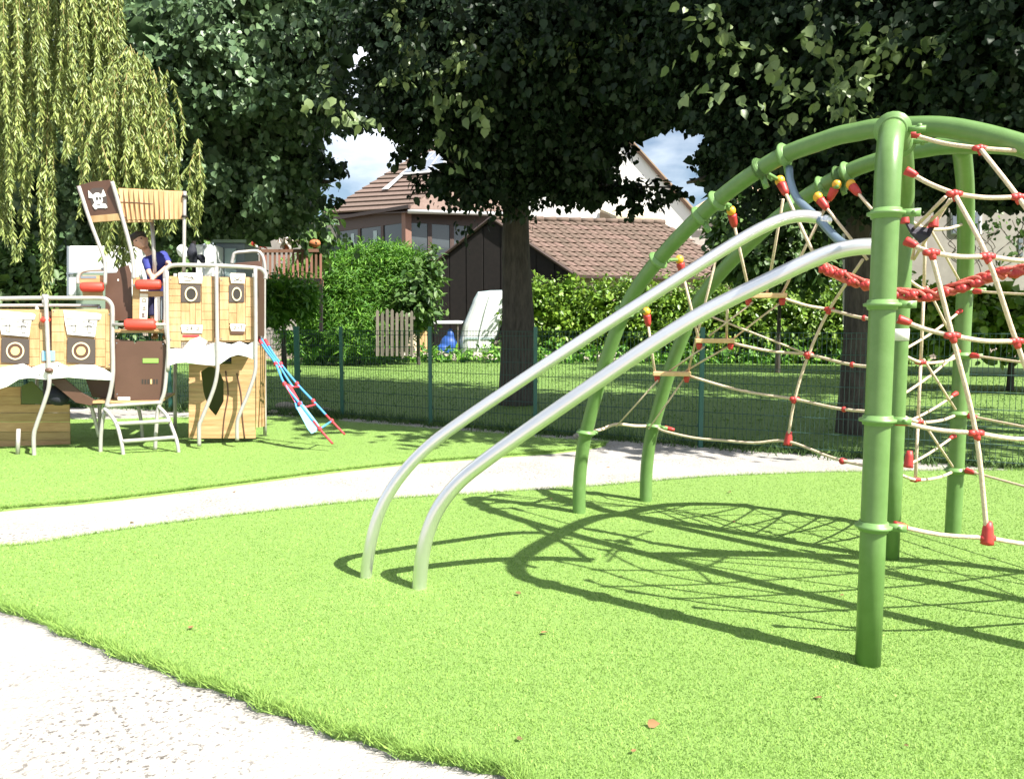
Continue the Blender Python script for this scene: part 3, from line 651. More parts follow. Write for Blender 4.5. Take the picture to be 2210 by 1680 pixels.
stube('hull_rib', [(40, 925), (38, 985)], 0.024, -0.05); stube('hull_rib', [(-70, 644), (-68, 790), (-72, 850), (-90, 930), (-92, 995)], 0.024, 0.075)
for u, v in ((106, 799),): fixp(MB().ell(sp_(u, v, 0.08), 0.05, 0.045, 0.035).build('knot', 'ship_brown', ship, True))
for u, v in ((98, 641), (98, 652)): fixp(MB().tube([sp_(u, v + 6, 0.05), sp_(u, v - 6, 0.05)], 0.036, 12).build('tube_clamp', 'ship_tube', ship, True))
fixp(MB().ell(sp_(98, 690, 0.05), 0.06, 0.05, 0.04).build('red_knob', 'red_pad', ship, True))
# deck and rear side of hull
fixp(MB().prism([sp_(-150, 800, -0.05), sp_(240, 800, -0.05), sp_(240, 800, -0.05) - SN * 1.3, sp_(-150, 800, -0.05) - SN * 1.3], (0, 0, 1), 0.03).build('deck', 'ship_wood_flat', ship))
for a, b in ((-150, -20), (-15, 110), (115, 235)): plate('rear_panel', rect(a, 672, b, 795), -1.35, 0.02, 'ship_brown')
stube('rear_rail', [(-150, 660), (100, 659), (215, 660)], 0.024, -1.33)
for u in (-60, 80, 214): stube('rear_leg', [(u, 660), (u, 800), (u + 2, 955)], 0.024, -1.33)
# brown mid section with slots, red grab pads and stairs
bp_ = plate('brown_panel', [(247, 731), (288, 735), (291, 742), (297, 735), (355, 736), (361, 760), (359, 800), (352, 850), (345, 867), (300, 862), (248, 860)], -0.03, 0.02, 'ship_brown')
plate('slot', rect(308, 773, 342, 783), -0.008, 0.006, 'slot_green', bp_, 0.004); plate('slot', rect(254, 856, 281, 863), -0.008, 0.006, 'ship_cream', bp_, 0.003)
for k in range(6): plate('slot', rect(306 + k * 6.2, 818, 309.5 + k * 6.2, 828), -0.0095, 0.003, 'ship_line' if k != 3 else 'ship_yellow', bp_, 0)
plate('brown_panel', [(186, 819), (246, 822), (246, 861), (200, 856)], -0.35, 0.02, 'ship_brown')
stube('hull_rib', [(356, 600), (357, 660), (357, 702), (363, 744), (360, 793), (355, 843), (347, 867), (341, 884), (337, 925), (335, 970)], 0.024, 0.04)
stube('cross_bar', [(243, 700), (362, 700)], 0.02, 0.05)
def pad(u0, u1, v, off, r=0.07, vv=None):
    a = sp_(u0, v, off); b = sp_(u1, vv or v, off); d = (b - a)
    return fixp(MB().tube([a, a + d * 0.03, a + d * 0.1, a + d * 0.5, a + d * 0.9, a + d * 0.97, b], [r * .45, r * .85, r, r * 1.05, r, r * .85, r * .45], 16).build('grab_pad', 'red_pad', ship, True))
pad(268, 337, 700, 0.05); pad(292, 349, 614, -0.02, 0.062); pad(173, 225, 619, -0.05, 0.058)
stube('cross_bar', [(286, 616), (358, 613)], 0.018, -0.02)
plate('tan_panel', [(171, 594), (224, 594), (222, 640), (180, 640)], -0.12, 0.02, 'ship_wood_flat'); plate('grey_slot', rect(174, 595, 208, 601), -0.10, 0.004, 'grey_paint')
stube('back_rail', [(168, 612), (168, 600), (174, 588), (190, 583), (225, 581)], 0.022, -0.09)
b2 = plate('brown_panel', [(228, 590), (252, 588), (258, 578), (278, 572), (284, 590), (286, 692), (228, 692)], -0.2, 0.02, 'ship_brown'); ring(255, 604, 1.7, 2.4, -0.18, 0.003, 'ship_white', b2, 'bolt', 12)
tb = plate('tan_post', rect(287, 598, 302, 692), -0.10, 0.03, 'ship_wood_flat'); plate('tan_rail', rect(300, 628, 352, 640), -0.1, 0.02, 'ship_wood_flat')
ls = plate('letter_strip', [(302, 633), (320, 634), (318, 692), (301, 690)], -0.07, 0.012, 'ship_cream')
def strokes(parent, off, segs, wd=0.75, m='ship_line'):
    for (a, b, c, d) in segs:
        p = V((a, b)); q = V((c, d)); e = (q - p).normalized(); nn = V((-e.y, e.x)) * wd; p = p - e * wd * .6; q = q + e * wd * .6
        plate('line', [(p.x + nn.x, p.y + nn.y), (q.x + nn.x, q.y + nn.y), (q.x - nn.x, q.y - nn.y), (p.x - nn.x, p.y - nn.y)], off, 0.002, m, parent, 0)
strokes(ls, -0.058, [(308, 645, 314, 645), (308, 645, 308, 652), (314, 645, 314, 652), (308, 652, 314, 652), (311, 648, 311, 650), (308, 668, 314, 668), (308, 668, 311, 661), (311, 661, 314, 668), (307, 676, 313, 676), (307, 676, 307, 684), (307, 684, 313, 684), (307, 680, 312, 680), (310, 676, 310, 684)])
plate('white_strip', rect(334, 640, 346, 692), -0.09, 0.012, 'ship_white'); plate('grey_strip', rect(345, 642, 352, 690), -0.14, 0.012, 'grey_paint')
plate('pale_strip', rect(292, 704, 360, 709), 0.0, 0.012, 'ship_cream'); plate('tan_rail', rect(248, 712, 360, 718), -0.06, 0.02, 'ship_wood_flat')
# platform + stairs
fixp(MB().prism([sp_(200, 870, 0.0) , sp_(347, 868, 0.0), sp_(347, 868, 0.0) - SN * 1.1, sp_(200, 870, 0.0) - SN * 1.1], (0, 0, 1), 0.03).build('deck', 'ship_wood_flat', ship))
stube('deck_bar', [(228, 876), (290, 872), (348, 868)], 0.023, 0.05)
stube('stair_leg', [(225, 881, 0.05), (236, 892, 0.1), (251, 914, 0.2), (261, 948, 0.28), (267, 986, 0.3)], 0.023); stube('stair_leg', [(343, 878, 0.05), (360, 896, 0.1), (372, 924, 0.2), (382, 953, 0.28), (386, 978, 0.3)], 0.023)
stube('stair_rung', [(251, 914, 0.2), (310, 911, 0.2), (368, 907, 0.2)], 0.026); stube('stair_rung', [(263, 952, 0.28), (320, 948, 0.28), (379, 943, 0.28)], 0.026)
stube('deck_leg', [(225, 886), (218, 935), (217, 982)], 0.023, 0.0); stube('deck_leg', [(197, 876), (205, 905), (214, 942)], 0.023, -0.5); stube('deck_leg', [(298, 875), (304, 905), (308, 948)], 0.023, -0.9)
# tower: planked front
plate('tower_panel', rect(364, 596, 463, 738), -0.012, 0.02, 'ship_wood_flat'); plate('tower_panel', rect(474, 598, 552, 738), -0.012, 0.02, 'ship_wood_flat')
planks([(365, 391, [597, 612, 624, 638, 654, 671, 685, 700, 716, 735, 750]), (435, 463, [597, 620, 633, 655, 672, 690, 712, 736]), (391, 410, [653, 672, 700]), (410, 422, [653, 700]), (422, 435, [653, 668, 700]), (391, 435, [720, 735]),
        (474, 494, [599, 616, 630, 648, 668, 690, 710, 735]), (530, 552, [599, 618, 640, 662, 684, 705, 733]), (494, 511, [653, 675, 698]), (511, 530, [653, 698]), (494, 530, [722, 735])], 0.009, 0.012)
for (u0, u1, v0, v1, segs) in ((384, 438, 588, 612, [(396, 598, 402, 596), (402, 596, 408, 600), (408, 600, 418, 598), (398, 605, 410, 606), (410, 606, 416, 602), (412, 596, 420, 605)]), (496, 530, 589, 612, [(506, 598, 512, 604), (512, 604, 520, 597), (505, 606, 514, 604), (514, 604, 522, 606)]),
                               (390, 438, 700, 719, [(401, 706, 406, 706), (406, 706, 406, 712), (401, 712, 406, 712), (413, 704, 414, 713), (410, 709, 417, 708), (423, 706, 428, 706), (428, 706, 428, 712), (423, 712, 428, 712)]), (496, 530, 698, 715, [(504, 704, 508, 704), (508, 704, 508, 709), (504, 709, 508, 709), (513, 707, 516, 707), (521, 702, 521, 710), (519, 704, 521, 702)])):
    sg = plate('sign', [(u0 + 2, v0), (u1 - 1, v0 + 1), (u1, v0 + 4), (u1 - 2, v1), (u0 + 3, v1 - 1), (u0, v0 + 3)], 0.024, 0.012, 'ship_cream'); strokes(sg, 0.036, segs, 0.7)
plate('shelf', rect(498, 715, 527, 721), 0.024, 0.012, 'ship_brown'); plate('red_strip', rect(394, 722, 430, 727), 0.024, 0.006, 'ladder_red')
for u0, u1, uc, ru, rv in ((391, 433, 412.5, 13.5, 16), (494, 527, 511, 10.5, 15)):
    pp = plate('porthole_plate', rect(u0, 615, u1, 652), 0.022, 0.01, 'ship_grey'); ring(uc, 634.5, ru, rv, 0.032, 0.01, 'ship_ring', pp, 'porthole_ring', inner=0.78); ring(uc, 634.5, ru * .8, rv * .8, 0.032, 0.002, 'ship_line', pp, 'disc')
plate('gap_panel', rect(459, 613, 473, 712), -0.03, 0.012, 'ship_brown')
wave2 = [(365, 753), (394, 753), (405, 740), (411, 733), (431, 726), (448, 736), (443, 746), (471, 737), (500, 743), (517, 736), (535, 744), (553, 733), (553, 778), (535, 770), (514, 765), (497, 770), (474, 786), (466, 789), (431, 786), (402, 782), (382, 783), (365, 789)]
plate('wave_panel', wave2, 0.035, 0.018, 'ship_white')
# planked lower wall with a leaf-shaped opening
hole = [(434, 802), (451, 790), (471, 793), (483, 822), (483, 865), (466, 897), (451, 880), (440, 848)]
def span(v):
    xs = []
    for i in range(len(hole)):
        (x0, y0), (x1, y1) = hole[i], hole[(i + 1) % len(hole)]
        if (y0 <= v < y1) or (y1 <= v < y0): xs.append(x0 + (x1 - x0) * (v - y0) / (y1 - y0))
    return (min(xs), max(xs)) if len(xs) > 1 else None
vv = 768
while vv < 944:
    h = min(random.uniform(13, 18), 945 - vv); nsub = 3
    for a, b in [(vv + h * k / nsub, vv + h * (k + 1) / nsub) for k in range(nsub)]:
        g = 0.35 if b > vv + h - 0.1 else 0.0; L_ = 408 if a > 783 else 500; R_ = 552
        s0, s1 = span(a + .01), span(b - .01)
        if L_ == 408 and s0 and s1:
            plate('plank', [(L_, a), (s0[0], a), (s1[0], b - g), (L_, b - g)], -0.34, 0.022, 'ship_wood_flat', bevel=0); plate('plank', [(s0[1], a), (R_, a), (R_, b - g), (s1[1], b - g)], -0.34, 0.022, 'ship_wood_flat', bevel=0)
        else: plate('plank', [(L_, a), (R_, a), (R_, b - g), (L_, b - g)], -0.34, 0.022, 'ship_wood_flat', bevel=0)
    vv += h
plate('back_board', rect(425, 780, 500, 905), -0.75, 0.02, 'olive')
for pts in ([(487, 800), (492, 850), (484, 900), (480, 945)], [(511, 805), (520, 850), (523, 900), (528, 945)]): stube('cord', [(a, b, -0.315) for a, b in pts], 0.009, m='ship_brown')
# tower frame tubes
stube('tower_rail', [(356, 600), (357, 588), (361, 578), (377, 572), (420, 572), (466, 573), (510, 575), (552, 578), (566, 582), (573, 592), (573, 602)], 0.027, 0.03)
stube('tower_rib', [(467, 576), (468.5, 710), (470, 770), (468.5, 805), (460, 842), (437, 900), (430, 920), (430, 962)], 0.025, 0.07)
stube('tower_rib', [(551, 580), (552, 700), (552, 770), (550, 805), (535, 851), (517, 894), (512, 914), (512, 950)], 0.025, 0.07)
stube('tower_leg', [(570, 586, -.6), (570, 720, -.6), (572, 940, -.6)], 0.025); stube('tower_rib', [(360, 585), (361, 700), (363, 744), (362, 800)], 0.024, 0.05)
stube('back_rail', [(500, 569), (503, 555), (508, 546), (530, 543), (555, 542), (566, 552), (571, 572), (572, 600)], 0.024, -0.9)
def side(name, f, b, m, t=0.02):
    o = MB().prism([f[0], b[0], b[1], f[1]], SA, t).build(name, m, ship); return fixp(o)
side('side_panel', (sp_(551, 582, -0.05), sp_(551, 726, -0.05)), (sp_(569, 582, -0.62), sp_(569, 724, -0.62)), 'ship_brown')
for a, b in ((746, 790), (790, 835), (835, 880), (880, 922)): side('plank', (sp_(553, a, -0.3), sp_(553, b, -0.3)), (sp_(571, a - 2, -0.6), sp_(571, b - 3, -0.6)), 'ship_wood_flat')
plate('top_board', [(505, 568), (560, 563), (567, 578), (508, 578)], -0.6, 0.02, 'ship_brown')
fixp(MB().prism([sp_(364, 738, -0.05), sp_(552, 738, -0.05), sp_(552, 738, -0.05) - SN * 1.15, sp_(364, 738, -0.05) - SN * 1.15], (0, 0, 1), 0.03).build('deck', 'ship_wood_flat', ship))
plate('rear_panel', rect(375, 600, 548, 735), -1.2, 0.02, 'ship_brown')
for u in (378, 548): stube('rear_leg', [(u, 590), (u, 740), (u, 925)], 0.024, -1.18)
# deck for the look-out in the middle
fixp(MB().prism([sp_(228, 716, -0.1), sp_(362, 716, -0.1), sp_(362, 716, -0.1) - SN * 1.1, sp_(228, 716, -0.1) - SN * 1.1], (0, 0, 1), 0.03).build('deck', 'ship_wood_flat', ship))
# canopy: brown flag board with the skull, vertical roof boards
CP = Plane(sp_(250, 430, -0.05), Matrix.Rotation(math.radians(-22), 3, 'Z') @ SN)
def cplate(name, px, off, t, m, parent=ship, bevel=0.003):
    o = slab(name, [CP.at(u, v, off) for u, v in px], t, m, None, CP.n, 0.0, bevel); o.parent = parent; return fixp(o)
fb = cplate('flag_board', [(167, 402), (200, 393), (238, 389), (246, 397), (259, 462), (191, 472)], 0.0, 0.025, 'ship_brown')
cplate('emblem_plate', [(189, 415), (200, 406), (222, 405), (229, 418), (233, 449), (203, 452)], 0.025, 0.004, 'ship_grey', fb, 0)
def cell(u, v, ru, rv, k=18, a0=0, a1=2 * math.pi): return [(u + ru * math.cos(a0 + (a1 - a0) * i / (k - 1)), v + rv * math.sin(a0 + (a1 - a0) * i / (k - 1))) for i in range(k)]
sk = cplate('skull', [(200, 426), (202, 420), (207, 416), (213, 416), (218, 420), (221, 427), (222, 434), (219, 440), (208, 442), (204, 437)], 0.029, 0.006, 'ship_white', fb, 0)
cplate('bone', [(191, 411), (202, 423), (200, 428), (192, 427)], 0.029, 0.006, 'ship_white', fb, 0); cplate('bone', [(219, 420), (223, 409), (229, 423), (221, 426)], 0.029, 0.006, 'ship_white', fb, 0)
cplate('bone', [(204, 438), (200, 444), (206, 452), (210, 451), (206, 444), (210, 440)], 0.030, 0.006, 'ship_white', fb, 0); cplate('bone', [(219, 438), (228, 440), (232, 448), (227, 450), (224, 444), (216, 442)], 0.030, 0.006, 'ship_white', fb, 0)
for px in ([(207, 426), (211, 425), (212, 431), (208, 432)], [(214, 425), (218, 426), (218, 431), (215, 431)]): cplate('eye_hole', px, 0.035, 0.002, 'ship_line', sk, 0)
for k in range(5): cplate('tooth', rect(208 + k * 3.4, 443, 210.4 + k * 3.4, 449), 0.029, 0.005, 'ship_white', fb, 0)
cplate('roof_edge', [(194, 467), (259, 461), (263, 476), (196, 481)], 0.0, 0.03, 'ship_wood')
ub = [256 + i * (141 / 13) for i in range(14)]
for i in range(13):
    a, b = ub[i] + .15, ub[i + 1] - .15; ta = (a - 256) / 141; tb_ = (b - 256) / 141
    plate('roof_board', [(a, 408 + 7 * ta), (b, 408 + 7 * tb_), (b - (2 if i == 12 else 0), 476 - 3 * tb_), (a + 10 * (1 - ta), 476 - 3 * ta)], -0.06, 0.025 + random.uniform(0, .003), 'ship_wood')
plate('roof_back', [(257, 409), (396, 416), (393, 472), (267, 475)], -0.085, 0.02, 'ship_wood')
plate('roof_batten', [(264, 476), (330, 475), (330, 479), (264, 481)], -0.1, 0.03, 'ship_wood')
stube('roof_seam', [(258, 436), (290, 437), (330, 440)], 0.005, -0.03, 'ship_brown')
# rear slope of the roof
fixp(MB().prism([sp_(256, 409, -0.08), sp_(396, 416, -0.08), sp_(392, 452, -1.0), sp_(262, 450, -1.0)], (0, 0, 1), 0.02).build('rear_roof', 'ship_wood', ship))
stube('canopy_post', [(170, 402), (195, 478), (222, 550), (227, 575), (227, 615)], 0.022, -0.03); stube('canopy_post', [(242, 392), (252, 425), (265, 472), (283, 540), (288, 575), (289, 602)], 0.024, 0.0)
stube('canopy_post', [(328, 470), (335, 602)], 0.024, -0.3); stube('canopy_post', [(399, 413), (398, 470), (397, 590)], 0.022, -0.03)
for u, v in ((399, 424), (398, 467), (252, 424), (264, 470)): fixp(MB().tube([sp_(u, v - 2.5, -0.02), sp_(u, v + 2.5, -0.02)], 0.034, 12).build('tube_clamp', 'ship_line', ship, True))
# rope ladder down the right side of the tower
LL = [(556, 728, -.45), (575, 757, -.3), (595, 785, -.1), (614, 828, .15), (647, 871, .4), (690, 925, .65), (718, 957, .75)]; RR = [(572, 733, -.55), (588, 760, -.4), (606, 785, -.2), (641, 828, 0), (676, 865, .2), (716, 908, .4), (744, 937, .5)]
for T in (LL, RR):
    p = cat_rom([sp_(*q) for q in T], 6); n = len(p)
    fixp(MB().tube(p[:4], 0.022, 8).build('ladder_rope', 'ladder_red', ship, True)); fixp(MB().tube(p[3:n - 8], 0.015, 8).build('ladder_rope', 'ladder_blue', ship, True)); fixp(MB().tube(p[n - 9:], 0.014, 8).build('ladder_rope', 'ladder_red', ship, True))
    for k in (12, 18, 24, 30): fixp(MB().ell(p[k], 0.03, 0.03, 0.035, 8, 6).build('ladder_knot', 'ladder_red', ship, True))
mm = [tuple((a + b) / 2 for a, b in zip(x, y)) for x, y in zip(LL, RR)]
pl_, pr_, pm_ = [cat_rom([sp_(*q) for q in T], 6) for T in (LL, RR, mm)]
fixp(MB().tube(pm_[:20], 0.014, 8).build('ladder_rope', 'ladder_blue', ship, True))
for k, m in ((10, 'ladder_blue'), (13, 'ladder_red'), (19, 'ladder_red'), (25, 'ladder_red'), (30, 'ladder_blue')): fixp(MB().tube([pl_[k], pr_[k]], 0.013, 8).build('ladder_rung', m, ship, True))
fixp(MB().prism([sp_(640, 880, .42), sp_(655, 872, .40), sp_(688, 915, .6), sp_(692, 926, .62), sp_(672, 935, .64), sp_(664, 925, .6)], SN, 0.02).build('ladder_step', 'ladder_panel', ship, bevel=0.004))
fixp(MB().prism([sp_(612, 826, .16), sp_(628, 830, .1), sp_(646, 862, .3), sp_(636, 868, .35)], SN, 0.02).build('ladder_step', 'ladder_red', ship, bevel=0.004))
fixp(MB().prism([sp_(634, 862, .32), sp_(652, 866, .3), sp_(656, 884, .4), sp_(640, 884, .42)], SN, 0.02).build('ladder_step', 'ladder_blue', ship, bevel=0.004))
# ================================================================== PERSON on the ship
def remesh(o, vox=0.012, it=6):
    r = o.modifiers.new('remesh', 'REMESH'); r.mode = 'VOXEL'; r.voxel_size = vox; r.use_smooth_shade = True
    s = o.modifiers.new('smooth', 'SMOOTH'); s.iterations = it; s.factor = 0.5; return o
def person():
    O = -0.55
    q = lambda u, v, o=O: sp_(u, v, o)
    root = None
    hip = q(345, 640, -.75); chest = q(338, 566, -0.58); neck = q(322, 548, -.52); head = q(303, 520, -.45)
    shR = q(352, 552, -.62); elR = q(366, 572, -.45); haR = q(338, 594, -.25); shL = q(318, 564, -.42); elL = q(322, 588, -.33); haL = q(329, 601, -.22)
    mb = MB()
    def limb(a, b, ra, rb): mb.tube([a, a.lerp(b, .33), a.lerp(b, .7), b], [ra, ra * .6 + rb * .4 + .003, ra * .3 + rb * .7, rb], 12); mb.ell(a, ra, ra, ra, 10, 8); mb.ell(b, rb, rb, rb, 10, 8)
    limb(hip, chest, 0.12, 0.125); limb(chest, neck, 0.10, 0.05); limb(neck, head, 0.045, 0.05)
    limb(shR, elR, 0.048, 0.036); limb(elR, haR, 0.035, 0.024); limb(shL, elL, 0.046, 0.035); limb(elL, haL, 0.034, 0.024); limb(shR, chest, .055, .09); limb(shL, chest, .055, .09)
    Rh = Matrix.Rotation(math.radians(-28), 3, 'Y')
    mb.ell(head, 0.086, 0.098, 0.118, 16, 12, Rh)
    fd = SN * 1.0; hl = lambda x, y, z: head + Rh @ (SA * x + SN * y + V((0, 0, z)))
    mb.ell(hl(0, 0.09, -0.02), 0.014, 0.022, 0.024, 8, 6); mb.ell(hl(0, 0.055, -0.085), 0.04, 0.035, 0.03, 10, 6)
    mb.ell(hl(0, 0.085, -0.062), 0.024, 0.012, 0.009, 8, 5)
    for s in (-1, 1): mb.ell(hl(s * 0.086, 0.0, -0.01), 0.014, 0.02, 0.028, 8, 6)
    for h_, d in ((haR, V((-.7, -.3, -.65))), (haL, V((.2, -.5, -.8)))):
        d.normalize(); sd_ = d.cross(SN).normalized(); mb.ell(h_ + d * 0.03, 0.03, 0.02, 0.034, 10, 7)
        for k in range(4):
            b = h_ + d * 0.05 + sd_ * (k - 1.5) * 0.015; ln = (0.05, 0.058, 0.054, 0.042)[k]; mb.tube([b, b + d * ln * .55 + SN * .008, b + d * ln * .8 - V((0, 0, .02))], [.009, .0085, .007], 8)
        b = h_ + d * 0.02 + sd_ * 0.03; mb.tube([b, b + sd_ * .03 + d * .02, b + sd_ * .035 + d * .045], [.010, .009, .007], 8)
    for s in (-1, 1):
        hp = hip + SA * 0.07 * s; kn = hp + V((0, 0, -0.27)) + SN * 0.06; an = kn + V((0, 0, -0.25)) - SN * 0.03
        limb(hp, kn, 0.075, 0.052); limb(kn, an, 0.05, 0.035); mb.ell(an + SN * 0.05 - V((0, 0, .03)), 0.04, 0.08, 0.035, 10, 7)
    body = remesh(mb.build('person', 'skin', None, True), 0.011, 4)
    tag(body, 'person in a navy T-shirt leaning down over the play ship railing', 'person')
    sh = MB()
    def sl(a, b, ra, rb): sh.tube([a, a.lerp(b, .5), b], [ra, (ra + rb) / 2, rb], 14); sh.ell(a, ra, ra, ra, 12, 8); sh.ell(b, rb, rb, rb, 12, 8)
    sl(hip.lerp(chest, 0.15), chest, 0.14, 0.142); sl(chest, chest.lerp(neck, 0.55), 0.115, 0.075); sl(shR, shR.lerp(elR, 0.6), 0.064, 0.056); sl(shL, shL.lerp(elL, 0.6), 0.062, 0.055); sl(shR, chest, .07, .105); sl(shL, chest, .07, .105)
    c = remesh(sh.build('shirt', 'navy', body, True), 0.013, 5)
    fr = MB().ell(chest + SN * 0.14 - V((0, 0, .03)), 0.035, 0.01, 0.04, 10, 6); fr.build('shirt_print', 'white_plastic', body, True)
    st = MB()
    for s in (-1, 1):
        hp = hip + SA * 0.07 * s; kn = hp + V((0, 0, -0.27)) + SN * 0.06; st.tube([hp + V((0, 0, .05)), hp.lerp(kn, .5), kn], [.095, .085, .075], 12)
    st.ell(hip, .14, .115, .11); remesh(st.build('shorts', 'navy_dark', body, True), 0.014, 4)
    ha = MB(); ha.ell(hl(0, -0.018, 0.03), 0.097, 0.102, 0.112, 16, 12, Rh); ha.ell(hl(0, 0.05, 0.07), 0.085, 0.062, 0.045, 12, 8, Rh); ha.ell(hl(-0.03, 0.075, 0.05), 0.05, 0.03, 0.03, 10, 7, Rh); ha.ell(hl(0.0, -0.05, -0.03), 0.085, 0.07, 0.08, 12, 8, Rh); ha.ell(hl(-0.05, 0.03, 0.07), 0.05, 0.05, 0.05); ha.ell(hl(0.06, 0.02, 0.06), 0.04, 0.05, 0.05)
    for k in range(14):
        a = random.uniform(-1.2, 1.2); b0 = hl(math.sin(a) * .08, 0.05 * math.cos(a) + .03, 0.09); ha.tube([b0, b0 + Rh @ (SA * math.sin(a) * .03 + SN * .03 - V((0, 0, .03)))], [.014, .005], 6)
    remesh(ha.build('hair', 'hair', body, True), 0.011, 2)
    for s in (-1, 1): MB().ell(hl(s * 0.034, 0.088, 0.0), 0.012, 0.007, 0.009, 8, 6).build('eye', 'ship_line', body, True)
    bpy.context.view_layer.update()
person()
# ================================================================== FENCE
FH = 1.60
fence = thing('mesh_fence', 'dark green welded wire mesh fence with slim posts behind the playground', 'fence', (FPTS[5][0], FPTS[5][1], PZ))
def fadd(o): o.matrix_parent_inverse = Matrix.Translation(-fence.location); return o
def fence_panel(a, b):
    a = V((a[0], a[1], PZ)); b = V((b[0], b[1], PZ)); d = b - a; l = d.length; d.normalize(); n = d.cross(V((0, 0, 1))); mb = MB(); k = int(l / 0.055)
    for i in range(1, k):
        p = a + d * (l * i / k); mb.tube([p + V((0, 0, 0.05)), p + V((0, 0, FH - 0.04))], 0.0033, 4, False)
    for z in (0.08, 0.28, 0.48, 0.68, 0.88, 1.08, 1.28, 1.48, FH - 0.05):
        for s in (-1, 1): mb.tube([a + n * 0.006 * s + V((0, 0, z)), b + n * 0.006 * s + V((0, 0, z))], 0.004, 4, False)
    return fadd(mb.build('wire_panel', 'fence_wire', fence))
for i in range(len(FPTS) - 1):
    a, b = FPTS[i], FPTS[i + 1]; n = max(1, round(math.dist(a, b) / 2.6))
    for k in range(n):
        p = (a[0] + (b[0] - a[0]) * k / n, a[1] + (b[1] - a[1]) * k / n); q_ = (a[0] + (b[0] - a[0]) * (k + 1) / n, a[1] + (b[1] - a[1]) * (k + 1) / n)
        fence_panel(p, q_); big = 1.7 if i == 3 and k == 0 else 1.0
        fadd(MB().box((p[0], p[1] - 0.03, PZ + FH / 2), 0.06 * big, 0.06, FH + 0.04).build('post', 'fence_green', fence, bevel=0.006))
        mbk = MB()
        for z in (0.3, 0.8, 1.3): mbk.box((p[0], p[1] + 0.0, PZ + z), 0.075 * big, 0.02, 0.04)
        fadd(mbk.build('bracket', 'fence_wire', fence))
# ================================================================== BACKGROUND BUILDINGS
def wall_house(label, name, cat): return thing(name, label, cat)
def tiles(parent, o, along, down, nc, nr, m, lift=0.03):
    """o: ridge start; along: full vector of ridge; down: full vector ridge to eave"""
    a = along / nc; d = down / nr; n = along.cross(down).normalized()
    if n.z < 0: n = -n
    me = None; k = 0
    mb = MB(); w_ = a.length; p = V((0, 0, 0)); A_ = a * 0.96; D_ = d * 1.12
    for s in range(3):
        t0, t1 = s / 3, (s + 1) / 3; h0 = [0.0, .05, .05, 0][s]; h1 = [0.0, .05, .05, 0][s + 1]
        i = len(mb.v); mb.v += [A_ * t0 + n * h0 * .6, A_ * t1 + n * h1 * .6, A_ * t1 + D_ + n * (h1 + lift), A_ * t0 + D_ + n * (h0 + lift), A_ * t1 + D_ + n * (h1 + lift - .06), A_ * t0 + D_ + n * (h0 + lift - .06)]
        mb.f += [(i, i + 1, i + 2, i + 3), (i + 3, i + 2, i + 4, i + 5)]
    first = mb.build('roof_tile', m, parent); me = first.data
    for r in range(nr):
        for c in range(nc):
            ob = first if (r == 0 and c == 0) else bpy.data.objects.new('roof_tile', me)
            if ob is not first: COL.objects.link(ob); ob.parent = parent
            ob.location = o + a * (c + (0.5 if r % 2 else 0)) + d * r + n * random.uniform(0, 0.025)
# --- dark barn with tiled slope
barn = thing('barn', 'dark wooden gabled barn with pinkish brown tiled roof behind the tree trunk', 'barn')
RF = P(1062, 472, 40.0); EF = P(1238, 592, 38.4); AL = V((9.2, 1.75, 0)); EL = V((2 * RF.x - EF.x, 2 * RF.y - EF.y, EF.z))
slab('wall', [EL, RF, EF, V((EF.x, EF.y, -.2)), V((EL.x, EL.y, -.2))], 0.0, 'dark_wood', barn, back=-0.25)
ns = V((AL.y, -AL.x, 0)).normalized()
slab('wall', [EF + V((0, 0, -.1)) - ns * 0.3, EF + AL + V((0, 0, -.1)) - ns * 0.3, V((EF.x + AL.x, EF.y + AL.y, -.2)) - ns * 0.3, V((EF.x, EF.y, -.2)) - ns * 0.3], 0.0, 'cream_trim', barn, back=-0.2)
for i in range(9):
    t = i / 9; a = EL.lerp(EF, t + 0.004); b = EL.lerp(EF, t + 0.107); za = RF.z - abs(t - .5) * 2 * (RF.z - EF.z) - .05; zb = RF.z - abs(t + .111 - .5) * 2 * (RF.z - EF.z) - .05
    nn = (EF - EL).cross(V((0, 0, 1))).normalized(); nn = nn if nn.y < 0 else -nn
    MB().prism([V((a.x, a.y, -.1)), V((b.x, b.y, -.1)), V((b.x, b.y, zb)), V((a.x, a.y, za))], nn, 0.03 + .015 * (i % 2), 0.005).build('wall_board', 'dark_wood', barn)
tiles(barn, RF, AL, EF - RF + V((0, 0, -0.05)), 24, 12, 'roof_tile')
MB().prism([RF, RF + AL, EF + AL, EF], (AL.cross(EF - RF)).normalized() * -1, -0.02, -0.1).build('roof_deck', 'dark_wood', barn)
MB().prism([RF, RF + AL, EL + AL, EL], (0, 0, 1), 0.0, -0.1).build('roof_deck', 'dark_wood', barn)
mb = MB()
for i in range(14):
    a = RF + AL * (i / 14); mb.tube([a + V((0, 0, .03)), a + AL / 14 * 1.06 + V((0, 0, .05))], [0.13, 0.15], 8)
mb.build('ridge_tiles', 'roof_tile', barn, True)
MB().box((EF + AL / 2) + ns * 0.12 - V((0, 0, .12)), AL.length, 0.14, 0.12, math.atan2(AL.y, AL.x)).build('gutter', 'brown_frame', barn)
MB().tube([EL + nn * .12 + V((0, 0, .05)), RF + nn * .12 + V((0, 0, .05)), EF + nn * .12 + V((0, 0, .05))], 0.10, 6).build('barge_board', 'brown_frame', barn)
MB().prism([P(1047, 849, 39) - V((0, 0, 0)), P(1075, 849, 39), P(1075, 876, 39), P(1047, 876, 39)], nn, 0.02).build('hatch', 'brown_frame', barn)
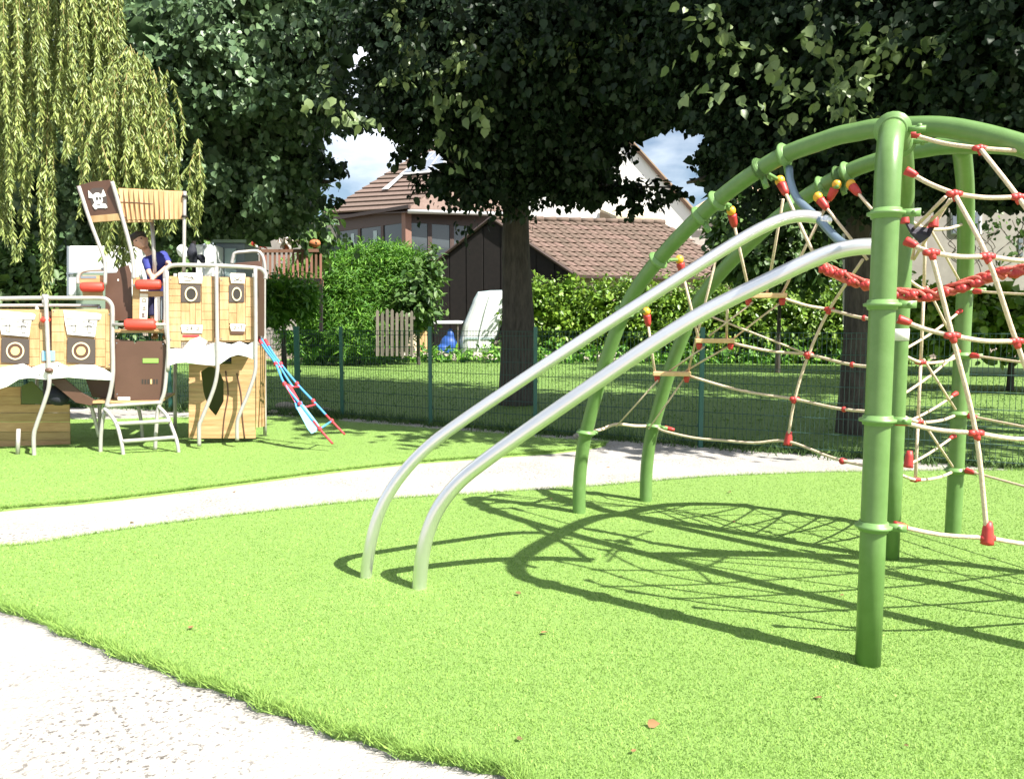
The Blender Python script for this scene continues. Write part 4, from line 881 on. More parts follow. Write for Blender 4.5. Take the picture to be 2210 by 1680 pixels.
# --- house with sun room at the left
hl_ = thing('house', 'brown tiled house with a glazed dark brown sun room and skylight', 'house')
Cn = P(877, 452, 46); Lw = P(727, 456, 50.5); Rw = P(1066, 455, 48.5)
def vert(p, z): return V((p.x, p.y, z))
zb, zt = 2.0, Cn.z
for (a, b, n_, tag_) in ((Lw, Cn, 3, 0), (Cn, Rw, 4, 1)):
    nrm = (b - a).cross(V((0, 0, 1))); nrm.z = 0; nrm.normalize(); nrm = nrm if nrm.y < 0 else -nrm
    MB().prism([vert(a, zb - 2), vert(b, zb - 2), vert(b, zb + 0.7), vert(a, zb + .7)], nrm, 0.0, -0.3).build('wall', 'brown_frame' if not tag_ else 'cream_trim', hl_)
    MB().prism([vert(a, zt - 0.75), vert(b, zt - 0.75), vert(b, zt), vert(a, zt)], nrm, 0.02, -0.2).build('lintel', 'brown_frame', hl_)
    for i in range(n_):
        p = a.lerp(b, i / n_); q2 = a.lerp(b, (i + 1) / n_); d = (b - a).normalized(); d.z = 0
        f = MB(); f.prism([vert(p, zb + .7), vert(p + d * .16, zb + .7), vert(p + d * .16, zt - .75), vert(p, zt - .75)], nrm, 0.03, -.12); f.prism([vert(q2 - d * .1, zb + .7), vert(q2, zb + .7), vert(q2, zt - .75), vert(q2 - d * .1, zt - .75)], nrm, 0.025, -.12)
        wi = f.build('window', 'brown_frame', hl_)
        MB().prism([vert(p + d * .16, zb + .7), vert(q2 - d * .1, zb + .7), vert(q2 - d * .1, zt - .75), vert(p + d * .16, zt - .75)], nrm, -0.04, -0.07).build('pane', 'house_glass', wi)
        if not tag_ and i != 2:
            cu = p.lerp(q2, .62); MB().prism([vert(cu, zb + .7), vert(cu + d * .35, zb + .7), vert(cu + d * .35, zt - 1), vert(cu, zt - 1)], nrm, -0.01, -0.035).build('curtain', 'pale_grey', wi)
MB().box(vert(Cn, (zt + zb) / 2) , 0.42, 0.42, zt - zb - .1, math.radians(40)).build('corner_post', 'red_frame', hl_)
# roof: courses clipped by the hip line
E0 = P(700, 462, 51); E1 = P(880, 452, 45.2); R0 = P(935, 312, 56); R1_ = P(1075, 312, 53); E2 = P(1085, 458, 47.5)
ncs = 15
for i in range(ncs):
    t0, t1 = i / ncs, (i + 1.12) / ncs; a0, b0 = E0.lerp(R0, t0), E1.lerp(R1_, t0); a1, b1 = E0.lerp(R0, min(t1, 1)), E1.lerp(R1_, min(t1, 1))
    n_ = (b0 - a0).cross(a1 - a0).normalized(); n_ = n_ if n_.z > 0 else -n_
    mbt = MB(); mbt.prism([a0 + n_ * .10, b0 + n_ * .10, b1, a1], n_, 0.05, -0.06); mbt.build('tile_course', 'roof_tile_left', hl_)
slab('roof_side', [E1, E2, R1_], 0.05, 'roof_tile_left', hl_)
slab('roof_under', [E0 - V((0, 0, .12)), E1 - V((0, 0, .12)), R1_ - V((0, 0, .2)), R0 - V((0, 0, .2))], 0.02, 'brown_frame', hl_, n=(0, 0, 1), back=-.05)
MB().box((E0 + E1) / 2 - V((0, 0, .12)), (E1 - E0).length + .3, 0.18, 0.2, math.atan2(E1.y - E0.y, E1.x - E0.x), ).build('gutter', 'brown_frame', hl_)
MB().tube([E1 - V((0, 0, .1)), E2 - V((0, 0, .1))], 0.13, 8).build('gutter', 'zinc', hl_, True)
RPn = (E1 - E0).cross(R0 - E0).normalized(); RPn = RPn if RPn.z > 0 else -RPn
def rq(u, v, off=0.0):
    t = (457 - v) / 145; ul = 700 + 235 * t; ur = 880 + 195 * t; s_ = (u - ul) / (ur - ul)
    return E0.lerp(E1, s_).lerp(R0.lerp(R1_, s_), t) + RPn * (0.22 + off)
slab('skylight_frame', [rq(u, v) for u, v in ((862, 388), (922, 338), (978, 330), (958, 384))], 0.06, 'zinc', hl_, n=RPn)
slab('flashing', [rq(u, v) for u, v in ((826, 418), (862, 388), (870, 388), (840, 418))], 0.03, 'zinc', hl_, n=RPn)
A_ = [(870, 384), (953, 380), (971, 334), (926, 341)]
lerp2 = lambda p, q, t: (p[0] + (q[0] - p[0]) * t, p[1] + (q[1] - p[1]) * t)
for k in range(3):
    t0, t1 = k / 3 + .03, (k + 1) / 3 - .03
    slab('pane', [rq(*lerp2(A_[0], A_[1], t0), 0.07), rq(*lerp2(A_[0], A_[1], t1), 0.07), rq(*lerp2(A_[3], A_[2], t1), 0.07), rq(*lerp2(A_[3], A_[2], t0), 0.07)], 0.03, 'sky_glass', hl_, n=RPn)
MB().prism([vert(Lw, 0) + V((-6, 2.5, 0)), vert(Lw, 0), vert(Lw, zt - .3), vert(Lw, zt - .3) + V((-6, 2.5, 0))], (0, -1, 0), 0, -.3).build('wall', 'beige_wall', hl_)
# --- white gabled house
wh = thing('house', 'white gabled house with brown verge right of the big trunk', 'house')
WP = Plane(P(1320, 450, 52), V((-0.15, -1, 0)))
wpx = [(1120, 560), (1120, 410), (1318, 255), (1492, 452), (1492, 560)]
slab('wall', [WP.at(*p) for p in wpx], 0.0, 'white_wall', wh, n=WP.n, back=-6)
MB().tube([WP.at(1322, 262, .12), WP.at(1500, 459, .12)], 0.16, 6).build('verge_board', 'verge', wh)
MB().tube([WP.at(1316, 262, .12), WP.at(1105, 418, .12)], 0.16, 6).build('verge_board', 'verge', wh)
for s_, e_ in (((1318, 253), (1506, 464)), ((1318, 253), (1098, 424))):
    a, b = WP.at(*s_, .3), WP.at(*e_, .3); MB().prism([a, b, b - WP.n * 6.8, a - WP.n * 6.8], (0, 0, 1), 0.12, 0.0).build('roof', 'tan_roof', wh)
slab('porch_roof', [WP.at(1296, 455, .1), WP.at(1398, 460, .1), WP.at(1428, 476, 1.3), WP.at(1330, 470, 1.3)], 0.12, 'cream_trim', wh, n=(0, 0, 1), back=-.12)
slab('porch_side', [WP.at(1296, 456, .15), WP.at(1332, 472, 1.2), WP.at(1330, 505, 1.2), WP.at(1296, 505, .15)], 0.06, 'tan_roof', wh)
slab('porch_wall', [WP.at(1334, 477, 1.0), WP.at(1426, 481, 1.0), WP.at(1426, 560, 1.0), WP.at(1334, 560, 1.0)], 0.0, 'white_wall', wh, n=WP.n, back=-.3)
w1 = slab('window', [WP.at(u, v, 1.0) for u, v in ((1402, 484), (1424, 486), (1424, 512), (1402, 510))], 0.05, 'cream_trim', wh, n=WP.n); slab('pane', [WP.at(u, v, 1.05) for u, v in ((1405, 487), (1421, 489), (1421, 509), (1405, 507))], 0.02, 'house_glass', w1, n=WP.n)
# --- lower house further right with tan roofs
th = thing('house', 'low house with tan roof seen right of the white gable', 'house')
TP = Plane(P(1560, 500, 62), (0, -1, 0))
slab('wall', [TP.at(u, v) for u, v in ((1485, 600), (1485, 470), (1750, 470), (1750, 600))], 0, 'beige_wall', th, n=TP.n, back=-4)
slab('roof', [TP.at(1478, 462, .5), TP.at(1760, 470, .5), TP.at(1700, 395, -3), TP.at(1580, 400, -3)], 0.15, 'tan_roof', th)
slab('gutter', [TP.at(u, v, .6) for u, v in ((1480, 462), (1760, 469), (1760, 474), (1480, 467))], .2, 'cream_trim', th, n=TP.n)
w1 = slab('window', [TP.at(u, v) for u, v in ((1540, 505), (1590, 505), (1590, 550), (1540, 550))], .08, 'pale_grey', th, n=TP.n); slab('pane', [TP.at(u, v, .08) for u, v in ((1544, 509), (1586, 509), (1586, 546), (1544, 546))], .03, 'house_glass', w1, n=TP.n)
ph = thing('house', 'beige rendered house behind the net at the right edge', 'house')
PP = Plane(P(2080, 520, 24), V((-0.2, -1, 0)))
slab('wall', [PP.at(u, v) for u, v in ((1880, 700), (1880, 330), (2800, 300), (2800, 700))], 0, 'beige_wall', ph, n=PP.n, back=-4)
w1 = slab('window', [PP.at(u, v) for u, v in ((2052, 455), (2118, 455), (2118, 506), (2052, 506))], .05, 'white_plastic', ph, n=PP.n); slab('pane', [PP.at(u, v, .05) for u, v in ((2056, 458), (2114, 458), (2114, 503), (2056, 503))], .02, 'sky_glass', w1, n=PP.n)
for k in range(3): slab('slot', [PP.at(u, v) for u, v in ((2198, 515 + k * 14), (2207, 515 + k * 14), (2207, 524 + k * 14), (2198, 524 + k * 14))], .03, 'grey_paint', ph, n=PP.n)
# roof for it, above the frame
slab('roof', [PP.at(1860, 330, 0.4), PP.at(2820, 295, 0.4), PP.at(2820, 200, -3), PP.at(1860, 230, -3)], .15, 'tan_roof', ph)
# ================================================================== GARDEN THINGS behind the fence
# terrace with railing
tr = thing('terrace', 'raised wooden terrace with brown baluster railing left of the conifer hedge', 'terrace')
TQ = Plane(P(600, 600, 25), (0.05, -1, 0))
MB().prism([TQ.at(500, 604), TQ.at(694, 604), TQ.at(694, 604) + V((-.3, 1.5, 0)), TQ.at(500, 604) + V((-.3, 1.5, 0))], (0, 0, 1), 0.06, -0.14).build('floor', 'deck_wood', tr)
slab('fascia', [TQ.at(u, v, .02) for u, v in ((500, 601), (692, 601), (690, 611), (500, 611))], .04, 'dark_wood', tr, n=TQ.n)
slab('rail', [TQ.at(u, v, .02) for u, v in ((500, 539), (694, 537), (694, 544), (500, 546))], .06, 'deck_wood', tr, n=TQ.n)
for i in range(20):
    u = 502 + i * 9.9; slab('baluster', [TQ.at(a, b, .01) for a, b in ((u, 544), (u + 4.6, 544), (u + 4.6, 601), (u, 601))], .03, 'deck_red' if i % 3 else 'deck_wood', tr, n=TQ.n)
for u in (505, 610, 690): slab('post', [TQ.at(a, b, -.1) for a, b in ((u, 604), (u + 7, 604), (u + 7, 715), (u, 715))], .1, 'dark_wood', tr, n=TQ.n)
slab('support_wall', [TQ.at(a, b, -.5) for a, b in ((598, 612), (640, 612), (640, 712), (598, 712))], .05, 'beige_wall', tr, n=TQ.n)
def pot(u, v, m, leafm, label, name='potted_plant', s=1.0):
    b = TQ.at(u, v, 0.02) + V((0, 0.12, 0)); t = thing(name, label, 'plant')
    MB().tube([b, b + V((0, 0, .22 * s))], [.10 * s, .14 * s], 12).build('pot', m, t, True)
    crown('foliage', leafm, t, [(b + V((0, 0, .42 * s)), (.25 * s, .2 * s, .22 * s))], 26, 6, 0.12 * s, 0.08)
pot(618, 538, 'terracotta', 'flower_white', 'terracotta pot with pale flowers on the terrace rail')
pot(556, 540, 'white_plastic', 'flower_red', 'white pot with red flowers on the terrace rail', s=.8)
# agave-like pale shrub over the terrace corner
sh = thing('shrub', 'pale broad-leaved shrub with orange bloom above the terrace corner', 'shrub'); crown('foliage', 'bush_leaf', sh, [(P(672, 500, 25.5), (.55, .5, .75)), (P(690, 480, 25.6), (.4, .4, .6))], 60, 6, 0.30, 0.22, width=.8)
MB().tube([P(676, 538, 25.5), P(672, 480, 25.5)], .03, 6).build('stem', 'bark', sh); MB().ell(P(678, 525, 25.1), .22, .18, .14).build('bloom', 'terracotta', sh, True)
def boxthing(name, label, cat, px, Y, depth, m, extra=None):
    t = thing(name, label, cat); pl0 = Plane(P(px[0][0], px[0][1], Y), (0.05, -1, 0))
    slab('body', [pl0.at(*p) for p in px], 0, m, t, n=pl0.n, back=-depth, bevel=0.04)
    if extra:
        for nm, q, m2 in extra: slab(nm, [pl0.at(*p) for p in q], .03, m2, t, n=pl0.n)
    return t
boxthing('trailer', 'white box trailer behind the play ship under the willow', 'trailer', rect(145, 530, 284, 640), 14.4, 1.2, 'white_plastic', [('trim', rect(145, 588, 284, 592), 'grey_paint'), ('trim', rect(146, 531, 149, 640), 'grey_paint')])
boxthing('storage_cabinet', 'white garden cabinet between canopy post and grey shed', 'cabinet', rect(415, 527, 462, 700), 15.2, .6, 'white_plastic', [('door_gap', rect(440, 530, 441, 690), 'grey_paint')])
boxthing('garden_shed', 'small dark grey garden shed behind the ship tower', 'shed', rect(464, 524, 528, 700), 15.8, 1.0, 'grey_paint', [('door', rect(486, 536, 510, 690), 'pale_grey'), ('roof', [(460, 517), (532, 517), (532, 524), (460, 524)], 'greybox')])
boxthing('water_tank', 'pale green garden box between trailer and play ship rail', 'box', rect(162, 592, 243, 720), 14.1, .25, 'greybox', [('lid', rect(160, 590, 245, 597), 'greybox')])
ht = thing('jacket', 'white and black jackets hung behind the canopy post', 'jacket')
for m, c, r in (('white_plastic', (394, 541, 14.6), (.11, .08, .13)), ('black_cloth', (416, 548, 14.6), (.09, .08, .22)), ('black_cloth', (434, 556, 14.6), (.09, .06, .07))): remesh(MB().ell(P(*c), *r).ell(P(c[0] + 4, c[1] + 8, c[2] - .05), r[0] * .6, r[1], r[2] * .7).ell(P(c[0] - 6, c[1] - 3, c[2] - .03), r[0] * .6, r[1], r[2] * .5).build('cloth', m, ht, True), .03, 3)
MB().tube([P(418, 520, 14.7), P(420, 720, 14.7)], .04, 8).build('stand', 'dark_wood', ht)
# white dinghy on its end
dg = thing('dinghy', 'white dinghy hull stood on end against the dark barn', 'boat', G(1035, 764))
DP = Plane(P(1035, 764, 36.5), V((-0.12, -1, 0)))
def dingfix(o): o.matrix_parent_inverse = Matrix.Translation(-dg.location); return o
hull = [(997, 764), (993, 735), (1000, 705), (1012, 675), (1024, 645), (1032, 631), (1060, 628), (1086, 627), (1089, 655), (1084, 690), (1074, 720), (1064, 745), (1058, 764)]
mbd = MB(); kk = len(hull); cuv = (sum(p[0] for p in hull) / kk, sum(p[1] for p in hull) / kk); rings = []
for sc, off in ((1.0, 0.0), (0.985, .14), (.90, .26), (.72, .33)): rings.append([DP.at(cuv[0] + (u - cuv[0]) * sc, cuv[1] + (v - cuv[1]) * (sc * .6 + .4), off) for u, v in hull])
for r in rings: mbd.v += r
for i in range(3):
    for k in range(kk): j = (k + 1) % kk; mbd.f.append((i * kk + k, i * kk + j, (i + 1) * kk + j, (i + 1) * kk + k))
mbd.f.append(tuple(3 * kk + k for k in range(kk))); mbd.f.append(tuple(reversed(range(kk))))
ob = dingfix(mbd.build('hull', 'white_plastic', dg)); 
dingfix(MB().tube([DP.at(1030, 762, .34), DP.at(1036, 720, .37), DP.at(1048, 672, .37), DP.at(1058, 636, .33)], .035, 6).build('keel', 'white_plastic', dg))
dingfix(MB().tube([DP.at(u, v, .02) for u, v in hull] + [DP.at(*hull[0], .02)], .04, 6).build('gunwale', 'pale_grey', dg))
dingfix(slab('transom', [DP.at(u, v, .335) for u, v in ((1003, 728), (1068, 728), (1066, 732), (1003, 732))], .03, 'pale_grey', dg, n=DP.n))
tt = thing('garden_table', 'white garden table beside the blue tarpaulin', 'table')
slab('table_top', [P(916, 698, 36), P(996, 698, 36), P(1002, 694, 37.2), P(912, 695, 37.2)], .06, 'white_plastic', tt, n=(0, 0, 1))
for u, Y in ((925, 36.1), (988, 36.1), (930, 37), (985, 37)): MB().tube([P(u, 699, Y), vert(P(u, 699, Y), 0)], .03, 6).build('leg', 'grey_wood', tt)
tp = thing('tarpaulin', 'blue tarpaulin bundle under the garden table', 'tarpaulin')
remesh(MB().ell(P(968, 745, 36.3), .42, .3, .5).ell(P(972, 728, 36.3), .2, .2, .45).ell(P(958, 755, 36.2), .4, .3, .3).build('cover', 'blue_tarp', tp, True), .05, 2)
po = thing('timber_post', 'pale squared timber post beside the picket gate', 'post'); slab('timber', [P(u, v, 35.5) for u, v in ((904, 708), (922, 706), (922, 760), (904, 760))], .3, 'board_wood', po, n=(0, -1, 0)); slab('cap', [P(u, v, 35.2) for u, v in ((903, 704), (923, 702), (923, 707), (903, 708))], .35, 'board_wood', po, n=(0, -1, 0))
gt = thing('picket_gate', 'weathered wooden picket gate in front of the conifer hedge', 'gate')
for i in range(8):
    u = 812 + i * 10.5; tpv = 668 + 6 * abs(math.sin(i * 1.3)) - (6 if i in (2, 3) else 0)
    slab('picket', [P(a, b, 29.6) for a, b in ((u, 768), (u, tpv + 4), (u + 3, tpv), (u + 6, tpv + 4), (u + 6, 768))], .05, 'grey_wood', gt, n=(0, -1, 0))
for v in (684, 752): slab('gate_rail', [P(a, b, 29.66) for a, b in ((808, v), (896, v - 1), (896, v + 5), (808, v + 6))], .05, 'grey_wood', gt, n=(0, -1, 0))
gb = boxthing('compost_bin', 'weathered grey wooden bin at the foot of the dinghy', 'bin', rect(1068, 735, 1086, 766), 35.8, .6, 'grey_wood', [('slat', rect(1067, 738, 1087, 742), 'grey_wood'), ('slat', rect(1067, 750, 1087, 754), 'grey_wood')])
# planted stone edging of the far lawn
ed = thing('stone_edging', 'low mossy stone edging at the far side of the lawn', 'edging')
for i in range(34):
    u = 720 + i * 38 + random.uniform(-8, 8); c = P(u, 776 + 4 * math.sin(i), 34.5); c.z = 0.05 + random.uniform(0, .1); MB().ell(c, random.uniform(.3, .5), .3, random.uniform(.18, .3), 7, 5, Matrix.Rotation(random.uniform(-.3, .3), 3, 'Y')).build('stone', 'stone', ed)
# ================================================================== VEGETATION
def trunk(parent, pts, r, limbs=()):
    mb = MB(); mb.tube(cat_rom(pts, 5), [r[0] + (r[1] - r[0]) * (i / (len(cat_rom(pts, 5)) - 1)) for i in range(len(cat_rom(pts, 5)))], 14)
    for l, ra, rb in limbs:
        c = cat_rom(l, 5); mb.tube(c, [ra + (rb - ra) * i / (len(c) - 1) for i in range(len(c))], 8)
    return mb.build('trunk', 'bark', parent, True)
def pb(u, v, Y, ru, rv, ry=None):
    s = Y / F; c = P(u, v, Y); return (c, (ru * s, ry if ry else (ru + rv) / 2 * s, rv * s))
def limbs_to(base, blobs, k=9):
    out = []
    for c, r in random.sample(blobs, min(k, len(blobs))):
        c = V(c); b = base + V((0, 0, random.uniform(-.3, 1.2))); m = b.lerp(c, .5) + V((0, 0, .35)); out.append(([b, m, c, c + (c - b).normalized() * .6], .13, .02))
    return out
# --- big linden in the middle
TA = thing('linden_tree', 'tall dark linden tree with straight trunk in front of the barn', 'tree', G(1116, 866)); TAb = TA.location.copy()
def tfix(root):
    for o in root.children: o.matrix_parent_inverse = Matrix.Translation(-root.location)
a_low = [pb(880, 190, 13, 95, 85), pb(1000, 210, 13, 130, 120), pb(1090, 320, 14.2, 110, 95), pb(1190, 330, 14.2, 110, 85), pb(1260, 250, 13.4, 130, 110), pb(1380, 190, 12.4, 130, 85), pb(1100, 120, 12.4, 220, 140), pb(1330, 70, 12, 230, 110), pb(880, 60, 12.4, 130, 90), pb(1240, 375, 14.2, 60, 35), pb(1005, 360, 13.8, 55, 60), pb(1040, 400, 14, 50, 32), pb(1340, 300, 13.2, 60, 50), pb(850, 250, 13, 45, 40)]
a_up = [(V((TAb.x + 1.0, TAb.y - 1.0, 8.6)), (4.3, 4.4, 3.0)), (V((TAb.x + .5, TAb.y - .5, 11.2)), (3.8, 3.8, 3.2)), (V((TAb.x + 2.4, TAb.y - 3.0, 7.6)), (3.2, 2.4, 1.7))]
trunk(TA, [TAb + V((0, 0, -.2)), TAb + V((0.02, 0, 1.5)), TAb + V((-.03, 0, 3.6)), TAb + V((0.05, 0, 7)), TAb + V((0, 0, 11))], (.42, .13), limbs_to(TAb + V((0, 0, 4.0)), a_low, 12) + limbs_to(TAb + V((0, 0, 5.5)), a_up, 4))
crown('bough', 'linden_leaf', TA, [pb(1250, 415, 13.8, 60, 9, .25), pb(1340, 404, 13.6, 55, 8, .25), pb(1425, 408, 13.5, 45, 6, .2), pb(1380, 440, 13.6, 35, 6, .2), pb(930, 380, 13.6, 40, 10, .25), pb(880, 330, 13.2, 25, 8, .2), pb(715, 350, 14.2, 35, 9, .2), pb(700, 430, 14.6, 30, 7, .2), pb(1330, 320, 13.4, 35, 8, .2)], 190, 8, .11, .10, gaps=False)['kind'] = 'stuff'
MB().tube(cat_rom([TAb + V((0, 0, 4.2)), P(1230, 400, 13.8), P(1340, 402, 13.6), P(1475, 405, 13.4)], 5), [.06 - .0032 * k for k in range(16)], 6).build('branch', 'bark', TA, True)
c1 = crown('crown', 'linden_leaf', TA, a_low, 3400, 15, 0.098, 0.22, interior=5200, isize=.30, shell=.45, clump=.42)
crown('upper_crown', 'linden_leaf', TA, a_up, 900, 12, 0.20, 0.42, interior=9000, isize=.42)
tfix(TA)
# --- second linden behind the climbing frame
TB = thing('linden_tree', 'dark linden tree whose trunk stands behind the climbing frame', 'tree', G(1850, 925)); TBb = TB.location.copy()
b_low = [pb(1640, 180, 10.6, 150, 120), pb(1590, 290, 10.8, 60, 65), pb(1660, 300, 10.6, 110, 100), pb(1800, 250, 10.2, 170, 140), pb(1960, 230, 9.8, 170, 170), pb(2120, 220, 9.4, 170, 190), pb(1700, 60, 10, 260, 110), pb(2000, 60, 9.4, 280, 130), pb(1790, 380, 11, 120, 75), pb(1930, 400, 10.8, 90, 55), pb(2080, 410, 10.2, 110, 40), pb(2240, 400, 9.4, 110, 90), pb(1560, 370, 10.8, 45, 45), pb(2200, 60, 8.8, 200, 130)]
b_up = [(V((TBb.x - .2, TBb.y - 1.6, 7.9)), (5.0, 4.0, 2.6)), (V((TBb.x, TBb.y - .5, 10.4)), (3.8, 3.6, 3.0)), (V((TBb.x + 3.2, TBb.y - 2.6, 7.4)), (3.4, 2.8, 2.2))]
trunk(TB, [TBb + V((0, 0, -.2)), TBb + V((0.03, 0, 1.5)), TBb + V((-.05, 0, 3.6)), TBb + V((0.05, 0, 6)), TBb + V((0, 0, 10))], (.33, .12), limbs_to(TBb + V((0, 0, 3.4)), b_low, 12) + limbs_to(TBb + V((0, 0, 5)), b_up, 4))
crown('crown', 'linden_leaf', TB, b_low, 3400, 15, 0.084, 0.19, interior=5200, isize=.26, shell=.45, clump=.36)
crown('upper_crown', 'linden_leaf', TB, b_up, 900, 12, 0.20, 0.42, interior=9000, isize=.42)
tfix(TB)
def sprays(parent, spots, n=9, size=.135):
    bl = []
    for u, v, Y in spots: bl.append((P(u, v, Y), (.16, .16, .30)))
    crown('sunlit_sprays', 'sunlit_leaf_tint', parent, bl, len(bl) * 3, n, size, .16, shell=.2)  # front clusters look sunlit through their pale leaf colour
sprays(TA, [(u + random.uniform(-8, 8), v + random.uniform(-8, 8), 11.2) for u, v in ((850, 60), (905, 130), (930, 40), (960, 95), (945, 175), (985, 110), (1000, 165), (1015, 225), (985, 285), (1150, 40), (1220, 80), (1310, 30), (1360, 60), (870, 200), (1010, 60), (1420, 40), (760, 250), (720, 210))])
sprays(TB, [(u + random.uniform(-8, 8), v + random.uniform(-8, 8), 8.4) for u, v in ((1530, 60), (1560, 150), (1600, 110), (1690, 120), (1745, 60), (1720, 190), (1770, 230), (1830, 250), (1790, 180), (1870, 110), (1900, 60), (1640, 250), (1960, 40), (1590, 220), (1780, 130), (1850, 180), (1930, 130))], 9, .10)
tfix(TA); tfix(TB)
# --- two more lindens at the right, mostly outside the frame
for (x, y, lab, zz) in ((9.8, 10.2, 'linden tree with dark crown filling the top right corner', 7.2), (13.2, 17.5, 'hindmost linden tree behind the crown at the top right corner', 7.6)):
    TD = thing('linden_tree', lab, 'tree', V((x, y, PZ))); b0 = TD.location.copy()
    up = [(b0 + V((0, -.3, zz + 1)), (4.6, 4.0, 3.4)), (b0 + V((-1.8, -.6, zz - 1.4)), (2.6, 2.4, 1.6)), (b0 + V((0, 0, zz + 3.6)), (3.4, 3.2, 2.4))]
    trunk(TD, [b0 + V((0, 0, -.2)), b0 + V((.05, 0, 2)), b0 + V((-.03, 0, 5)), b0 + V((0, 0, 10))], (.33, .1), limbs_to(b0 + V((0, 0, 4)), up, 3))
    crown('crown', 'linden_leaf', TD, up, 900, 12, .18, .40, interior=8000, isize=.40); tfix(TD)
# --- left broad-leaved tree
TC = thing('broadleaf_tree', 'large green broadleaf tree behind the play ship canopy', 'tree', V((-7.0, 19.5, PZ))); TCb = TC.location.copy()
c_low = [pb(430, 130, 15.6, 200, 150), pb(560, 170, 15.4, 150, 140), pb(300, 250, 16.0, 180, 170), pb(470, 330, 16.2, 170, 130), pb(580, 370, 16.6, 110, 110), pb(630, 400, 17.0, 70, 60), pb(660, 250, 16.0, 70, 70), pb(500, 470, 17.4, 150, 55), pb(220, 430, 17.0, 170, 110), pb(600, 60, 15.0, 150, 100), pb(720, 60, 15.0, 70, 70), pb(700, 170, 15.4, 60, 60), pb(340, 470, 17.5, 130, 70), pb(80, 350, 17.5, 150, 200), pb(690, 390, 17.0, 22, 20), pb(60, 520, 18.0, 120, 90), pb(620, 470, 17.5, 60, 30)]
c_up = [(V((TCb.x, TCb.y - 1.5, 9.5)), (5.0, 3.6, 3.2)), (V((TCb.x - .4, TCb.y, 12)), (3.6, 3.6, 2.8))]
trunk(TC, [TCb + V((0, 0, -.2)), TCb + V((0.03, 0, 2)), TCb + V((-.05, 0, 5)), TCb + V((0.05, 0, 11))], (.36, .12), limbs_to(TCb + V((0, 0, 4)), c_low, 12))
crown('crown', 'left_leaf', TC, c_low, 3800, 15, 0.125, 0.24, interior=7500, isize=.38, shell=.55, clump=.46)
crown('upper_crown', 'left_leaf', TC, c_up, 700, 12, 0.20, 0.42, interior=6000, isize=.42)
tfix(TC)
# --- weeping willow strands from a limb above the frame
TW = thing('willow_tree', 'weeping willow with yellow green hanging strands at the left', 'tree', V((-10.5, 13.5, PZ))); TWb = TW.location.copy()
def willow():
    heads = []
    def st(u, v0, v1, Y): heads.append((P(u, v0, Y), P(u + random.uniform(-8, 8), v1, Y + random.uniform(-.1, .1))))
    for i in range(110):
        u = random.choice((-50, -20, 5, 22, 48, 70, 95, 118, 140, 165)) + random.gauss(0, 8); st(u, random.uniform(-260, -80), random.uniform(140, 360) if u > 60 else random.uniform(180, 440), random.uniform(11.6, 13.2))
    for i in range(120):
        u = random.gauss(275, 48); v0 = 150 + abs(u - 285) * .8 + random.uniform(-60, 130); st(u, v0, v0 + random.uniform(130, 260) if u > 210 else v0 + random.uniform(80, 160), random.uniform(11.4, 12.4))
    for i in range(40): u = random.uniform(160, 260); st(u, random.uniform(-200, -50), random.uniform(60, 260), 12.5)
    for u, v0, v1 in ((98, 200, 640), (104, 260, 600), (92, 240, 560), (20, 200, 520), (40, 200, 560), (12, 220, 500), (55, 230, 480), (425, 300, 480), (430, 330, 500), (418, 310, 460), (240, 300, 540), (262, 300, 570), (275, 320, 560), (290, 300, 545), (306, 330, 520), (330, 330, 520), (350, 330, 500), (370, 340, 470), (255, 360, 575), (268, 380, 580)): 
        for _ in range(2): st(u + random.uniform(-6, 6), v0, v1, 12)
    mb = MB(); PP_ = []; AX = []
    for a, b in heads:
        n = max(3, int((a - b).length / .35)); sway = V((random.gauss(0, .13), random.uniform(-.15, .15), 0)); pts = []
        for k in range(n + 1): t = k / n; pts.append(a.lerp(b, t) + sway * math.sin(t * 3.1) + V((random.uniform(-.02, .02), random.uniform(-.02, .02), 0)))
        mb.tube(pts, [.007 - .005 * k / n for k in range(n + 1)], 4, False)
        ln = (a - b).length; m = int(ln * 95)
        for k in range(m):
            t = random.random(); j = min(int(t * n), n - 1); p = pts[j].lerp(pts[j + 1], t * n - j); an = random.uniform(0, 6.283)
            PP_.append(p); AX.append((math.cos(an) * .55, math.sin(an) * .55, -1 + random.uniform(-.2, .4)))
    limb = [TWb + V((0, 0, 6)), TWb + V((1.5, -.6, 8.2)), TWb + V((4.0, -1.2, 8.8)), TWb + V((6.2, -1.4, 8.2))]
    tr_ = trunk(TW, [TWb + V((0, 0, -.2)), TWb + V((.1, 0, 3)), TWb + V((.1, 0, 6)), TWb + V((.3, .2, 10))], (.42, .15), [(limb, .16, .04)])
    mb.build('strands', 'willow_twig', TW)
    p = np.array([tuple(x) for x in PP_]); ax = np.array(AX); nr = RNG.normal(size=p.shape); nr[:, 1] -= .8; nr[:, 2] += .5
    v, f = leaf_arrays(p, ax, nr, .095 * (.55 + .8 * RNG.random(len(p))), .27, .1); np_mesh('crown', v, f, 'willow_leaf', TW)
willow(); tfix(TW)
